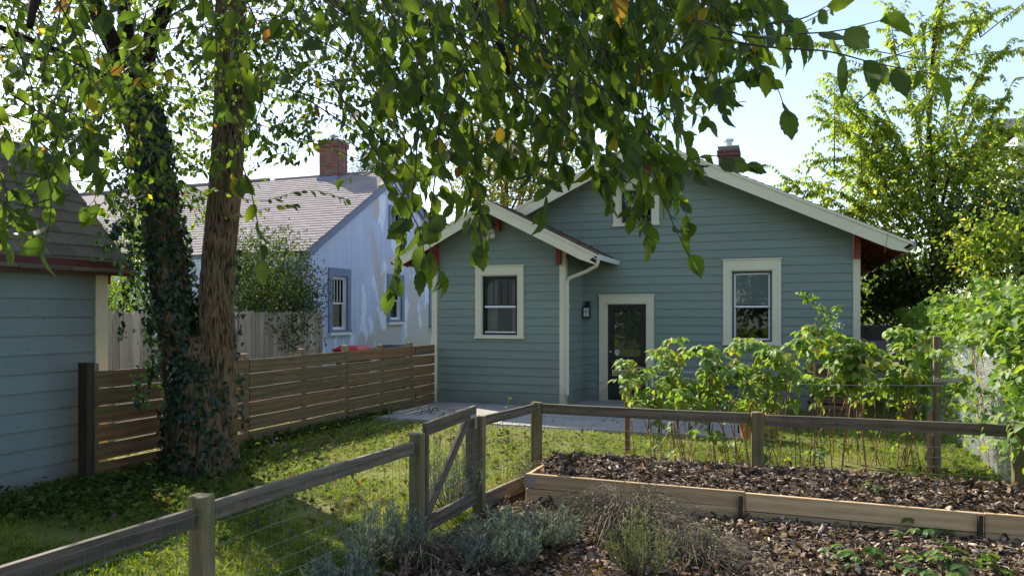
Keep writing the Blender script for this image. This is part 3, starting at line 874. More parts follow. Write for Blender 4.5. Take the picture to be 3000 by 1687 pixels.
# red lookouts against the gables and red rafter tails under the eaves
def bracket(u, v, ztop, reach, w=.09, leg=.42):
    prof = [(0, 0), (-reach, 0), (-reach, -.09), (-.16, -.13), (-.105, -.20), (-.10, -leg + .09), (-.12, -leg + .08), (-.12, -leg), (0, -leg)]
    MB().prism(prof, lambda p, q, e: (e, v + p - .024, ztop + q), u - w / 2, u + w / 2).build('bracket', M['red'], house)
bracket(WA + .06, VW, WZ - .20, .42, .085, .40)
bracket(WR - .10, VW, wroof_z(WR - .10) - .19, .42, .09, .44)
bracket(WL + .10, VW, wroof_z(WL + .10) - .19, .42, .09, .44)
bracket(MR - .04, VM, roof_z(MR - .04) - .19, .47, .10, .50)
bracket(U0, VM, Z0 - .20, .47, .10, .5)
k = 0
v = VM + .35
while v < 25:
    prof = [(MR, roof_z(MR) - .138), (1.90, roof_z(1.90) - .138), (1.90, roof_z(1.90) - .20), (MR, roof_z(MR) - .25)]
    MB().prism(prof, lambda p, q, e: (p + .002, e, q), v, v + .05).build('rafter_tail', M['red'], house)
    v += .45
for k in range(3):
    u_ = WL
    prof = [(0, 0), (-.70, -.35), (-.70, -.41), (0, -.11)]
    zz0 = wroof_z(WL) - .138
    MB().prism(prof, lambda p, q, e: (WL + p - .002, e, zz0 + q), VW + .1 + .5 * k, VW + .15 + .5 * k).build('rafter_tail', M['red'], house)
# gutters and downspout
def gutter(u, z, v0, v1, sgn=1):
    prof = [(0, 0), (.02, -.075), (.085, -.085), (.105, -.04), (.12, 0), (.108, 0), (.095, -.035), (.08, -.075), (.028, -.068), (.01, 0)]
    return MB().prism(prof, lambda p, q, e: (u + sgn * p, e, z + q), v0, v1).build('gutter', M['white'], house)
gutter(WA + 2.13, WZ - WS * 2.2 - .05, VW_F - .03, VM - .05)
gutter(U0 + 4.74, Z0 - SL * 4.8 - .06, V_F + .06, 27.4)
gx, gz = WA + 2.19, WZ - WS * 2.2 - .13
ds = [(gx, VW_F + .10, gz + .01), (gx, VW_F + .10, gz - .06), (gx - .03, VW_F + .13, gz - .12), (gx - .25, VW_F + .25, gz - .21), (WR + .12, VW - .07, gz - .33), (WR + .075, VW - .06, gz - .40), (WR + .07, VW - .058, gz - .48), (WR + .07, VW - .058, .27)]
MB().tube(ds, [.036] * len(ds), 8).build('downspout', M['cream'], house)
for z_ in (1.98, .62):
    MB().box(WR + .027, WR + .112, VW - .1, VW - .018, z_, z_ + .03).build('downspout_strap', M['cream'], house)

# ---- chimneys
_bm = {}
def brick_chimney(base, w, d_, z0, z1, parent, cap_rows=2, L=.205, hgt=.066, bmat='brick'):
    x, y = base
    ch = box('chimney', x - w / 2 + .012, x + w / 2 - .012, y - d_ / 2 + .012, y + d_ / 2 - .012, z0, z1, M['mortar'], parent)
    if bmat not in _bm:
        bm = bmesh.new(); bmesh.ops.create_cube(bm, size=1)
        for q in bm.verts: q.co = Vector((q.co.x * L, q.co.y * .10, q.co.z * hgt))
        bmesh.ops.bevel(bm, geom=list(bm.edges), offset=.005, segments=1, affect='EDGES')
        me = bpy.data.meshes.new('brick'); bm.to_mesh(me); bm.free(); me.materials.append(M[bmat]); _bm[bmat] = me
    z = z0 + hgt / 2; row = 0; nrow = int((z1 - z0) / (hgt + .011))
    while z < z1 - hgt * .3:
        out = .035 if row >= nrow - cap_rows else 0.0
        for (ax, along, half, off) in ((0, w, d_ / 2, -1), (0, w, d_ / 2, 1), (1, d_, w / 2, 1), (1, d_, w / 2, -1)):
            n = max(2, round((along + 2 * out) / (L + .011))); step = (along + 2 * out) / n
            for i in range(n):
                p = -(along + 2 * out) / 2 + step * (i + .5)
                if row % 2: p += step * .25 * (1 if i % 2 else -1) * .0
                sx = (step - .011) / L
                o_ = half + out - .045
                j = R.uniform(-.003, .003)
                if ax == 0:
                    link('brick', _bm[bmat], (x + p + (step * .5 if row % 2 and i < n - 1 else 0) * .0, y + off * (o_ + j), z), ch, (0, 0, 0), (sx if row % 2 == 0 or n < 2 else sx, 1, 1))
                else:
                    link('brick', _bm[bmat], (x + off * (o_ + j + .001), y + p, z), ch, (0, 0, math.pi / 2), (sx * .80, 1, 1))
        z += hgt + .011; row += 1
    return ch
ch = brick_chimney((-1.55, 19.3), .46, .40, 4.35, 5.93, house, bmat='brick2')
MB().box(-1.80, -1.30, 19.07, 19.53, 5.93, 5.97).build('chimney_cap', M['concrete'], ch)
MB().tube([(-1.55, 19.3, 5.97), (-1.55, 19.3, 6.12)], [.085, .085], 14).tube([(-1.55, 19.3, 6.12), (-1.55, 19.3, 6.17)], [.12, .12], 14).build('flue', M['galv'], ch)

# ---- things fixed to the house
lt = thing('wall_lantern', 'small black wall lantern with frosted glass beside the back door', 'lantern', (-4.12, VM - .09, 1.78))
lu = -4.125
m = MB().tbox(TM, lu - .05, lu + .05, .022, .04, 1.98, 2.12).tbox(TM, lu - .018, lu + .018, .035, .10, 2.04, 2.075)
m.add([TM(lu - .075, .035, 1.985), TM(lu + .075, .035, 1.985), TM(lu + .075, .175, 1.985), TM(lu - .075, .175, 1.985), TM(lu - .03, .07, 2.04), TM(lu + .03, .07, 2.04), TM(lu + .03, .14, 2.04), TM(lu - .03, .14, 2.04)],
      [(0, 1, 2, 3), (4, 5, 6, 7), (0, 1, 5, 4), (1, 2, 6, 5), (2, 3, 7, 6), (3, 0, 4, 7)])
m.build('lantern_cap', M['metal'], lt)
MB().tbox(TM, lu - .058, lu + .058, .05, .16, 1.80, 1.984).build('lantern_glass', M['lampglass'], lt)
m = MB()
for a in (-.066, -.003, .060):
    m.tbox(TM, lu + a, lu + a + .006, .161, .172, 1.79, 1.984)
    m.tbox(TM, lu + a, lu + a + .006, .040, .049, 1.79, 1.984)
for zq in (1.785, 1.90): m.tbox(TM, lu - .068, lu + .068, .1725, .178, zq, zq + .007)
for nn in (.05, .10, .148): 
    m.tbox(TM, lu + .059, lu + .068, nn, nn + .006, 1.79, 1.984); m.tbox(TM, lu - .068, lu - .059, nn, nn + .006, 1.79, 1.984)
m.tbox(TM, lu - .068, lu + .068, .04, .172, 1.770, 1.789)
m.build('lantern_cage', M['metal'], lt)
fl = thing('floodlight', 'cream twin-head floodlight under the wing gable peak', 'floodlight', (WA - .12, VW - .1, 3.4))
fx = WA - .10
MB().tube([TW(fx, .018, 3.50), TW(fx, .065, 3.50)], [.075, .07], 14).build('mounting_plate', M['cream'], fl)
for sx, dz in ((-.045, 0), (.06, .03)):
    MB().tube([TW(fx + sx * .5, .06, 3.50), TW(fx + sx, .10, 3.46 + dz), TW(fx + sx * 1.2, .14, 3.42 + dz), TW(fx + sx * 1.4, .20, 3.36 + dz)], [.02, .028, .045, .055], 12).build('lamp_head', M['cream'], fl, True)
MB().tube([TW(fx, .065, 3.44), TW(fx, .09, 3.41), TW(fx, .11, 3.37)], [.018, .026, .022], 10).build('motion_sensor', M['cream'], fl, True)
MB().tbox(TW, fx - .045, fx + .05, .022, .06, 3.575, 3.70).build('junction_box', M['metal'], fl)
cord = MB().tube([hv(2605, 665, V_F - .06), hv(2600, 695, V_F - .065), hv(2592, 740, V_F - .05)], .004, 5).build('hanging_cord', M['stake'])
tag(cord, 'thin pale cord dangling from the right eave', 'cord')

# ================================================================== NEIGHBOUR'S STUCCO HOUSE (gable faces +x)
NU = -11.06
TN = lambda s, n, z: (NU + n, s, z)
NV, NZ, NS = 19.55, 6.12, .60           # apex along y, ridge height, pitch
N0, N1 = 15.05, 24.05
neigh = thing('stucco_house', 'pale blue stucco house with patchy peeling wall and brick chimney', 'house', (-15, 19.5, 0))
def nroof(s): return NZ - NS * abs(s - NV)
NW = [(16.26, 16.96, 1.43, 2.83), (19.18, 19.86, 1.67, 2.82), (21.85, 22.5, 1.47, 2.90)]
NA = (19.25, 19.85, 4.30, 4.86)
nout = [(N0, -.1), (N1, -.1), (N1, nroof(N1) - .16), (NV, NZ - .16), (N0, nroof(N0) - .16)]
wall_holes('gable_wall', nout, [rect(*h) for h in NW] + [rect(*NA)], TN, .2, M['stucco'], neigh)
box('side_wall', -24, NU - .2, N0 + .002, N0 + .2, -.1, nroof(N0) - .17, M['stucco'], neigh)
box('side_wall', -24, NU - .2, N1 - .2, N1 - .002, -.1, nroof(N1) - .17, M['stucco'], neigh)
box('end_wall', -24.2, -24, N0, N1, -.1, 3.3, M['stucco'], neigh)
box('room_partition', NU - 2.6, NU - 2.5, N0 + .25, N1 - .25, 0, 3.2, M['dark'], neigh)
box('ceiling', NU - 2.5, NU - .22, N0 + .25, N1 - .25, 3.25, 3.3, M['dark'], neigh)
for i, h in enumerate(NW):
    w = window(TN, h, neigh, M['slatetrim'], M['white'], .15, 3 if i == 0 else 0, 2.16 if i == 0 else None, False, False, M['white'], None)
    MB().tbox(TN, h[0] - .14, h[1] + .14, .002, .09, h[2] - .12, h[2] - .056).build('sill', M['white'], w)
    if i == 0: MB().tbox(TN, h[0] + .05, h[1] - .05, -.19, -.185, h[2] + .04, 2.12).build('blind', M['blind'], w)
window(TN, NA, neigh, M['slatetrim'], M['slatetrim'], .12, 0, None, False, False, None, None)
for sgn in (1, -1):
    k = math.sqrt(1)
    def PN(r, off, x, sgn=sgn): return (x, NV + sgn * r, NZ - NS * r + off)
    reach = (N1 - N0) / 2 + .05
    MB().prism([(.003, -.135), (reach - .02, -.135), (reach - .02, -.075), (.003, -.075)], lambda p, q, e: PN(p, q, e), -24.5, NU + .10).build('roof_deck', M['slatetrim'], neigh)
    rf = MB().prism([(.0015, -.074), (reach, -.074), (reach, -.046), (.0015, -.046)], lambda p, q, e: PN(p, q, e), -24.5, NU + .13).build('roof', M['roofgrey'], neigh)
    if sgn == -1:
        shingles(rf, lambda r, off, x: PN(r, off, x), 0, reach, -20.5, NU + .14, M['roofgrey'], True, .14, .32)
    prof = [(.002, NZ - .075), (reach + .0, NZ - NS * reach - .075), (reach - .02, NZ - NS * reach - .28), (.002, NZ - .30)]
    MB().prism(prof, lambda p, q, e, sgn=sgn: (e, NV + sgn * p, q), NU + .06, NU + .098).build('barge_board', M['slatetrim'], neigh)
m = MB().tube([(-24.4, NV, NZ - .005), (-15.6, NV, NZ - .0)], .05, 6).tube([(-15.4, NV, NZ - .02), (NU + .12, NV, NZ - .02)], .035, 6)
m.build('ridge_cap', M['roofgrey'], neigh)
cN = hv(977, 450, NV)
nch = brick_chimney((cN.x, NV), .66, .55, 5.75, hv(977, 412, NV - .3).z, neigh, 2)
zc = hv(977, 412, NV - .3).z
MB().box(cN.x - .38, cN.x + .38, NV - .33, NV + .33, zc, zc + .05).build('chimney_cap', M['concrete'], nch)
MB().tube([(cN.x, NV, zc + .05), (cN.x, NV, zc + .20)], .09, 12).tube([(cN.x, NV, zc + .20), (cN.x, NV, zc + .23)], .13, 12).build('flue', M['galv'], nch)
MB().box(cN.x - .36, cN.x + .36, NV - .36, NV + .3, 5.7, 5.99).build('flashing', M['slatetrim'], nch)

# ================================================================== SHED (left)
shed = thing('garden_shed', 'blue clapboard shed with peeling paint and mossy shingle roof', 'shed', (-8.9, 4, 0))
SU = -7.60
TSH = lambda s, n, z: (SU + n, s, z)
SV1 = 6.55; EZ = 2.62
wall_holes('side_wall', [(0.5, -.1), (SV1, -.1), (SV1, EZ - .14), (.5, EZ - .14)], [], TSH, .1, M['found'], shed)
clapboards(TSH, .5, SV1 - .14, .02, EZ - .20, None, [], .200, M['shedpaint'], shed)
MB().tbox(TSH, SV1 - .13, SV1 + .03, -.01, .035, -.08, EZ - .20).build('corner_board', M['cream'], shed)
RU = SU - 1.30; RZ = EZ + 1.38          # ridge
MB().prism([(SU, -.1), (SU, EZ - .15), (RU, RZ - .16), (2 * RU - SU, EZ - .15), (2 * RU - SU, -.1)], lambda p, q, e: (p, e, q), SV1 - .1, SV1 + .0).build('end_wall', M['shedpaint'], shed)
MB().prism([(SU, -.1), (SU, EZ - .15), (RU, RZ - .16), (2 * RU - SU, EZ - .15), (2 * RU - SU, -.1)], lambda p, q, e: (p, e, q), .4, .5).build('end_wall', M['shedpaint'], shed)
box('side_wall', 2 * RU - SU, 2 * RU - SU + .1, .5, SV1 - .1, -.1, EZ - .15, M['shedpaint'], shed)
sls = (RZ - EZ) / (SU - RU)
for sgn in (1, -1):
    def PS(r, off, y, sgn=sgn): return (RU + sgn * r, y, RZ - sls * r + off)
    reach = 1.30 + .22
    MB().prism([(.003, -.115), (reach - .02, -.115), (reach - .02, -.065), (.003, -.065)], lambda p, q, e: PS(p, q, e), .3, SV1 + .22).build('roof_deck', M['darkred'], shed)
    rf = MB().prism([(.0015, -.064), (reach, -.064), (reach, -.046), (.0015, -.046)], lambda p, q, e: PS(p, q, e), .28, SV1 + .25).build('roof', M['roofshed'], shed)
    if sgn == 1: shingles(rf, PS, 0, reach, 3.0, SV1 + .26, M['roofshed'], False, .135, .30)
    prof = [(.002, RZ - .066), (reach, RZ - sls * reach - .066), (reach, RZ - sls * reach - .20), (.002, RZ - .25)]
    MB().prism(prof, lambda p, q, e, sgn=sgn: (RU + sgn * p, e, q), SV1 + .222, SV1 + .245).build('barge_board', M['darkred'], shed)
MB().box(SU + .185, SU + .215, .3, SV1 + .22, EZ - .29, EZ - .17).build('fascia', M['darkred'], shed)
MB().prism([(0, 0), (.20, 0), (.16, -.10), (.05, -.18), (.04, -.30), (0, -.30)], lambda p, q, e: (e, SV1 + .03 + p, EZ - .12 + q), SU - .05, SU + .03).build('bracket', M['red'], shed)

# ================================================================== HORIZONTAL PLANK FENCE
pf = thing('plank_fence', 'low stained wood fence of six horizontal planks between shed and wing', 'fence', (-7.0, 10, 0))
def fu(v): return -7.27 + (v - 6.05) * (.22 / 8.1)
vj = [6.10, hz(733, 1300).y, hu(1028, 1000, -7.05).y, hu(1222, 1000, -7.0).y, 14.08]
vj[1] = hu(733, 1000, -7.18).y
PH = .182; GAP = .021
for b in range(4):
    a, c = vj[b] + .006, vj[b + 1] - .006
    for k in range(6):
        z = .02 + k * (PH + GAP) + PH / 2 + R.uniform(-.005, .005)
        dz = R.uniform(-.006, .006)
        o = beam('plank', (fu(a) + R.uniform(-.003, .003), a, z + .0), (fu(c), c, z + dz), .026, PH, M['plank'], pf, .004, warp=.0035)
pposts = [hu(720, 1055, -7.24).y, hu(889, 1035, -7.2).y, hu(1019, 1030, -7.15).y, hu(1123, 1020, -7.1).y, hu(1208, 1010, -7.08).y]
for i, y in enumerate(pposts):
    beam('post', (fu(y) - .066, y, -.2), (fu(y) - .066, y, 1.30 + R.uniform(-.02, .02)), .092, .092, M['plankpost'], pf, .005, up=Vector((1, 0, 0)))
beam('post', (fu(6.05) + .02, 6.03, -.2), (fu(6.05) + .02, 6.03, 1.32), .135, .10, M['darkpost'], pf, .006, up=Vector((0, 1, 0)))
beam('post', (fu(6.2) - .066, 6.18, -.2), (fu(6.2) - .066, 6.18, 1.30), .09, .09, M['plankpost'], pf, .005, up=Vector((1, 0, 0)))
for z in (1.14, .22):
    MB().tube([(fu(12.5) + .016, hu(1226, 1000, -7.0).y, z - .05), (fu(12.5) + .022, hu(1226, 1000, -7.0).y, z + .05)], .028, 8).build('hinge', M['metal'], pf)

# ================================================================== TALL BOARD FENCE
bf = thing('board_fence', 'tall grey weathered fence of upright dog-eared boards', 'fence', (-10.6, 12, 0))
y = 8.3
while y < 15.15:
    w_ = R.uniform(.135, .148); h = 1.90 + .003 * (y - 12) + R.uniform(-.018, .018); u_ = -10.6 + R.uniform(-.006, .006)
    tl = R.uniform(-.006, .006)
    prof = [(y + .004, 0.02), (y + w_ - .004, 0.02), (y + w_ - .004 + tl, h - .04), (y + w_ - .034 + tl, h), (y + .034 + tl, h), (y + .004 + tl, h - .04)]
    # local x runs up the board so that the grain does too
    cy_ = y + w_ / 2
    vv = []
    for e in (-.009, .009):
        for (p, q) in prof: vv.append((q - h / 2, p - cy_, e))
    me = bpy.data.meshes.new('board')
    me.from_pydata(vv, [], [tuple(range(6)), tuple(range(11, 5, -1))] + [(i, (i + 1) % 6, 6 + (i + 1) % 6, 6 + i) for i in range(6)])
    bm = bmesh.new(); bm.from_mesh(me); bmesh.ops.recalc_face_normals(bm, faces=bm.faces); bm.to_mesh(me); bm.free()
    me.materials.append(M['board'])
    ob = link('board', me, (u_, cy_, h / 2), bf)
    ob.rotation_euler = Matrix(((0, 0, -1), (0, 1, 0), (1, 0, 0))).to_euler()
    y += w_
for z in (.35, 1.0, 1.62):
    beam('rail', (-10.65, 8.3, z), (-10.65, 15.1, z), .04, .09, M['board'], bf)

# ================================================================== BINS
def bin_(c, lidm, label):
    t = thing('wheeled_bin', label, 'bin', (c[0], c[1], 0), 'wheeled bins by the stucco house')
    x, y = c; h = 1.0
    m = MB(); a, b = .25, .31
    m.add([(x - a, y - a, .06), (x + a, y - a, .06), (x + a, y + a, .06), (x - a, y + a, .06), (x - b, y - b, h), (x + b, y - b, h), (x + b, y + b, h), (x - b, y + b, h)], BF and [(0, 3, 2, 1), (4, 5, 6, 7), (0, 1, 5, 4), (1, 2, 6, 5), (2, 3, 7, 6), (3, 0, 4, 7)])
    m.build('body', M['blackbin'], t)
    bm = MB().box(x - .35, x + .36, y - .34, y + .34, h + .003, h + .04)
    bm.add([(x - .33, y - .32, h + .04), (x + .33, y - .32, h + .04), (x + .33, y + .32, h + .04), (x - .33, y + .32, h + .04), (x - .24, y - .22, h + .11), (x + .24, y - .22, h + .11), (x + .24, y + .22, h + .11), (x - .24, y + .22, h + .11)], [(4, 5, 6, 7), (0, 1, 5, 4), (1, 2, 6, 5), (2, 3, 7, 6), (3, 0, 4, 7)])
    bm.build('lid', lidm, t)
    MB().tube([(x - .34, y - .25, h - .04), (x - .40, y - .25, h), (x - .40, y + .25, h), (x - .34, y + .25, h - .04)], .015, 6).build('handle', M['blackbin'], t)
    for s in (-1, 1):
        MB().tube([(x - .24, y + s * .24, .10), (x - .24, y + s * .29, .10)], .10, 14).build('wheel', M['blackbin'], t)
b1 = hz(1035, 1020, 1.05)
bin_((b1.x, b1.y), M['redlid'], 'black wheeled bin with a red lid behind the plank fence')
b2 = hz(1110, 1020, 1.05)
bin_((b2.x + .1, b2.y + .55), M['blackbin'], 'black wheeled bin with black lid beside the red-lidded one')

# ================================================================== GARDEN RAIL FENCE AND GATE
gf = thing('garden_fence', 'low timber post and rail fence with wire mesh round the garden', 'fence', (-1, 7.6, 0))
def post(x, y, h, mat=None, w=.115, d_=.10, base=-.3):
    """landscape timber: two rounded faces, two flat ones"""
    pr = []
    for k in range(16):
        t = 2 * math.pi * k / 16
        pr.append((max(-w / 2, min(w / 2, .062 * 1.1 * math.cos(t))) , max(-d_ / 2, min(d_ / 2, .062 * math.sin(t)))))
    n = 16; vv = []
    for xx, r in ((-(h - base) / 2, 1), ((h - base) / 2 - .008, 1), ((h - base) / 2, .9)):
        vv += [(xx + (R.uniform(-.004, .004) if r < 1 else 0), q * r, p * r) for p, q in pr]
    ff = [tuple(range(n))[::-1], tuple(range(2 * n, 3 * n))]
    for L_ in (0, 1):
        ff += [(L_ * n + i, L_ * n + (i + 1) % n, (L_ + 1) * n + (i + 1) % n, (L_ + 1) * n + i) for i in range(n)]
    me = bpy.data.meshes.new('post'); me.from_pydata(vv, [], ff)
    bm = bmesh.new(); bm.from_mesh(me); bmesh.ops.recalc_face_normals(bm, faces=bm.faces); bm.to_mesh(me); bm.free()
    me.materials.append(mat or M['gpost'])
    ob = link('post', me, (x, y, (h + base) / 2), gf)
    ob.rotation_euler = (R.uniform(-.01, .01), -math.pi / 2 + R.uniform(-.012, .012), 0)
    return ob
PX = [(-2.92, 3.12, .90), (-2.83, 5.34, .90), (-2.77, 6.46, .90), (-2.62, 7.68, .90), (-.35, 7.66, .90), (1.84, 7.74, .90)]
P0 = (-2.98, .9, .9)
for p in PX: post(*p)
post(*P0)
def rail(a, b, off, zc=.80, h=.10, name='rail', mat=None, trim=.065):
    A, B = Vector((a[0] + off[0], a[1] + off[1], zc)), Vector((b[0] + off[0], b[1] + off[1], zc))
    dd = (B - A).normalized() * trim
    return beam(name, A + dd, B - dd, .038, h, mat or M['rail'], gf, .004, warp=.003)
rail(P0, PX[0], (0, 0), .80); rail(PX[0], PX[1], (0, 0), .80)
rail(PX[2], PX[3], (0, 0), .845, .09)
rail(PX[3], PX[4], (0, 0), .835, .105); rail(PX[4], PX[5], (0, 0), .825, .105)
rail(PX[5], (4.1, 7.8), (0, 0), .82, .105)
rail(PX[2], PX[3], (-.0, 0), .085, .15, 'kick_board'); rail(P0, PX[0], (0, 0), .06, .12, 'kick_board'); rail(PX[0], PX[1], (0, 0), .06, .12, 'kick_board')
rail(PX[3], PX[4], (0, .07), .17, .26, 'kick_board', M['stake']); rail(PX[4], PX[5], (0, .07), .16, .26, 'kick_board', M['stake'])
rail(PX[5], (4.1, 7.8), (0, .07), .16, .26, 'kick_board', M['stake'])
def mesh_wire(a, b, z0, z1, off, parent, sx=.10, slack=.0):
    a, b = Vector(a), Vector(b); L = (b - a).length; dn = Vector((-(b - a).y, (b - a).x, 0)).normalized()
    m = MB(); n = max(2, int(L / sx)); r = .0013
    def W(t, z):
        j = noise.noise(Vector((t * 2.3, z * 3.1, a.x * 5))) * .012
        p = a.lerp(b, t / L); return (p.x + dn.x * (off + j), p.y + dn.y * (off + j), z + j * .8 + slack * math.sin(t * 3))
    for i in range(n + 1):
        t = L * i / n
        m.tube([W(t, z0 + (z1 - z0) * k / 5) for k in range(6)], r, 3, False)
    z = z0
    zs = [z0 + q for q in (0, .05, .11, .18, .26, .35, .45, .57, .69) if z0 + q < z1] + [z1]
    for z in zs:
        m.tube([W(L * k / n, z) for k in range(n + 1)], r * 1.15, 3, False)
    return m.build('wire_mesh', M['wire'], parent, fix=False)
def v3(p): return (p[0], p[1], 0)
mesh_wire(v3(P0), v3(PX[0]), .04, .82, -.03, gf); mesh_wire(v3(PX[0]), v3(PX[1]), .04, .82, -.03, gf)
mesh_wire(v3(PX[2]), v3(PX[3]), .06, .86, -.03, gf)
mesh_wire(v3(PX[3]), v3(PX[4]), .30, .86, -.03, gf); mesh_wire(v3(PX[4]), v3(PX[5]), .30, .85, -.03, gf)
# gate
gt = thing('garden_gate', 'weathered garden gate with diagonal brace and wire mesh', 'gate', (-2.8, 5.9, 0))
ga, gb = Vector((-2.815, 5.44, 0)), Vector((-2.775, 6.37, 0))
beam('top_rail', ga + UP * .915, gb + UP * .955, .04, .105, M['rail'], gt, .004)
beam('bottom_rail', ga + UP * .14, gb + UP * .16, .04, .12, M['rail'], gt, .004)
beam('stile', ga + Vector((-.03, .045, .08)), ga + Vector((-.03, .045, .86)), .04, .085, M['rail'], gt, .004, up=Vector((1, 0, 0)))
beam('stile', gb + Vector((-.03, -.03, .10)), gb + Vector((-.03, -.03, .90)), .04, .085, M['rail'], gt, .004, up=Vector((1, 0, 0)))
beam('brace', ga + Vector((-.035, .10, .20)), gb + Vector((-.035, -.09, .885)), .035, .085, M['rail'], gt, .004)
mesh_wire(ga + Vector((.03, 0, 0)), gb + Vector((.03, 0, 0)), .12, .90, 0, gt)
MB().tbox(lambda s, n, z: (gb.x + .022 + n, gb.y + s, z), -.05, -.02, 0, .003, .80, .935).tbox(lambda s, n, z: (gb.x + .022 + n, gb.y + s, z), -.15, -.0501, 0, .003, .905, .935).build('corner_plate', M['galv'], gt)

# ================================================================== RAISED BED
bed = thing('raised_bed', 'long raised bed edged with pale timber boards, filled with mulch', 'raised bed', (-.3, 7.3, 0))
BV = 6.93
c0 = -2.47
beam('bed_board', (c0, BV, .225), (-.42, BV - .0, .215), .038, .14, M['bedwood'], bed, .004)
beam('bed_board', (c0, BV, .08), (-.42, BV, .075), .038, .135, M['bedwood'], bed, .004)
beam('bed_board', (-.416, BV - .003, .20), (1.40, BV - .01, .19), .038, .155, M['bedwood'], bed, .004)
beam('bed_board', (-.416, BV - .003, .06), (1.40, BV - .01, .05), .038, .11, M['bedwood'], bed, .004)
beam('bed_board', (1.404, BV - .01, .195), (3.9, BV - .02, .19), .038, .155, M['bedwood'], bed, .004)
beam('bed_board', (1.404, BV - .01, .06), (3.9, BV - .02, .05), .038, .11, M['bedwood'], bed, .004)
beam('bed_board', (c0 + .021, BV + .02, .22), (c0 + .021, 7.62, .22), .038, .14, M['bedwood'], bed, .004)
beam('bed_board', (c0 + .021, BV + .02, .08), (c0 + .021, 7.62, .08), .038, .13, M['bedwood'], bed, .004)
MB().box(c0 - .012, c0 + .10, BV - .0235, BV - .0195, .16, .285).build('corner_plate', m_plain('grey_plate', (.36, .30, .27), .6, .15), bed)
for x in (-.46, 1.36):
    beam('stake', (x, BV - .05, -.2), (x + .01, BV - .045, .26), .035, .04, M['darkpost'], bed, .003, up=Vector((0, 1, 0)))
# soil heap inside the boards and on under the canes
nx, ny = 90, 40; vv = []; ff = []
def heap(x, y):
    t = (y - BV) / (7.70 - BV)
    if t <= 1: h = .245 + .13 * math.sin(max(0, min(1, t)) * math.pi * .75)
    else: h = .33 - .27 * min(1, (y - 7.70) / 1.1)
    h += .035 * noise.noise(Vector((x * 2.1, y * 2.1, 0))) + .018 * noise.noise(Vector((x * 7, y * 7, 3)))
    if x < c0 + .1: h = .02 + (h - .02) * max(0, (x - c0) / .1) 
    return h
for j in range(ny + 1):
    for i in range(nx + 1):
        x = c0 + .03 + (4.0 - c0) * i / nx; y = BV + .018 + (9.2 - BV) * j / ny
        vv.append((x, y, heap(x, y)))
for j in range(ny):
    for i in range(nx):
        a = j * (nx + 1) + i; ff.append((a, a + 1, a + nx + 2, a + nx + 1))
put('bed_soil', vv, ff, M['soil'], bed, True, False)

# ================================================================== MULCH
def scatter(n, x0, x1, y0, y1): return np.stack([NR.uniform(x0, x1, n), NR.uniform(y0, y1, n)], 1)
def chips(n, xy, zf, s0, s1, name, label):
    P = np.array([(x, y, zf(x, y) + R.uniform(-.004, .022)) for x, y in xy])
    A = rdir(len(P), 0.0); A[:, 2] = A[:, 2] * .35
    N = rdir(len(P), 1.3)
    o = mass(name, [T_chip(), T_sliver(), T_sliver(), T_sliver(), T_chip(), T_flake()], P, A, N, s0 * .35 + (s1 * .72 - s0 * .35) * NR.random(len(P)) ** 2.4, np.clip(NR.normal(.46, .30, len(P)), 0, 1), M['chip'])
    return tag(o, label)
xy = scatter(58000, -2.7, 4.2, 4.3, 6.9)
chips(0, xy, lambda x, y: .012 + .055 * max(0, min(1, (y - 6.35) / .5)) * max(0, min(1, (x + 1.6) / 1.5)), .035, .11, 'mulch', 'loose wood chip mulch on the ground before the raised bed')
xy = scatter(50000, c0 + .03, 3.6, BV + .03, 9.2)
chips(0, xy, heap, .03, .10, 'mulch', 'loose wood chip mulch heaped in the raised bed')
def deadleaves(n, xy, zf, s0, s1, name, label):
    P = np.array([(x, y, zf(x, y) + R.uniform(.006, .04)) for x, y in xy])
    o = mass(name, [T_simple(.6, .5, .8), T_simple(.5, -.4, 1.0), T_simple(.7, .7, .3)], P, rdir(len(P)) * np.array([1, 1, .4]), rdir(len(P), 1.2), NR.uniform(s0, s1, len(P)), NR.random(len(P)) ** 1.2, M['dleaf'])
    return tag(o, label)
deadleaves(0, scatter(2600, -2.65, 3.8, 4.3, 6.9), lambda x, y: .015, .04, .10, 'fallen_leaves', 'curled brown leaves lying on the mulch path')
deadleaves(0, scatter(1300, c0 + .05, 3.4, BV + .05, 9.1), heap, .035, .08, 'fallen_leaves', 'curled brown leaves lying in the raised bed')
deadleaves(0, scatter(420, -7.0, -2.9, 5.0, 11.0), lambda x, y: .03, .05, .10, 'fallen_leaves', 'scattered dry leaves on the lawn under the tree')
deadleaves(0, np.concatenate([scatter(26, -6.4, -5.7, 12.0, 12.8), scatter(14, -5, -1, 11.8, 13)]), lambda x, y: .036, .04, .08, 'fallen_leaves', 'few dry leaves blown onto the patio')

# ================================================================== LAWN
def inlawn(x, y):
    if x > -2.72 and y < 7.7: return False
    if -2.6 < x < 2.0 and y < 9.3: return False
    if -7.03 < x < -.52 and 11.5 < y: return False
    if y > 15.4 and -7 < x < 1.2: return False
    return True
def lawn_pts(n, near):
    out = []
    while len(out) < n:
        px = R.uniform(-60, 3060); py = R.uniform(1085, 1760)
        Yd = F * CAMH / (py - HOR)
        if R.random() > min(1, (Yd / 9.5) ** 1.1) * .95: continue
        p = hz(px, py)
        if p.x < -8.6 or p.y > 22 or not inlawn(p.x, p.y): continue
        out.append((p.x, p.y, 0.0))
    return np.array(out)
P = lawn_pts(64000, True)
bare = np.array([noise.noise(Vector((p[0] * .9, p[1] * .9, 1.7))) for p in P])
keep = bare > -.30 + NR.normal(0, .10, len(P)); P = P[keep]
A = rdir(len(P), 1.25); A[:, 2] = np.abs(A[:, 2])
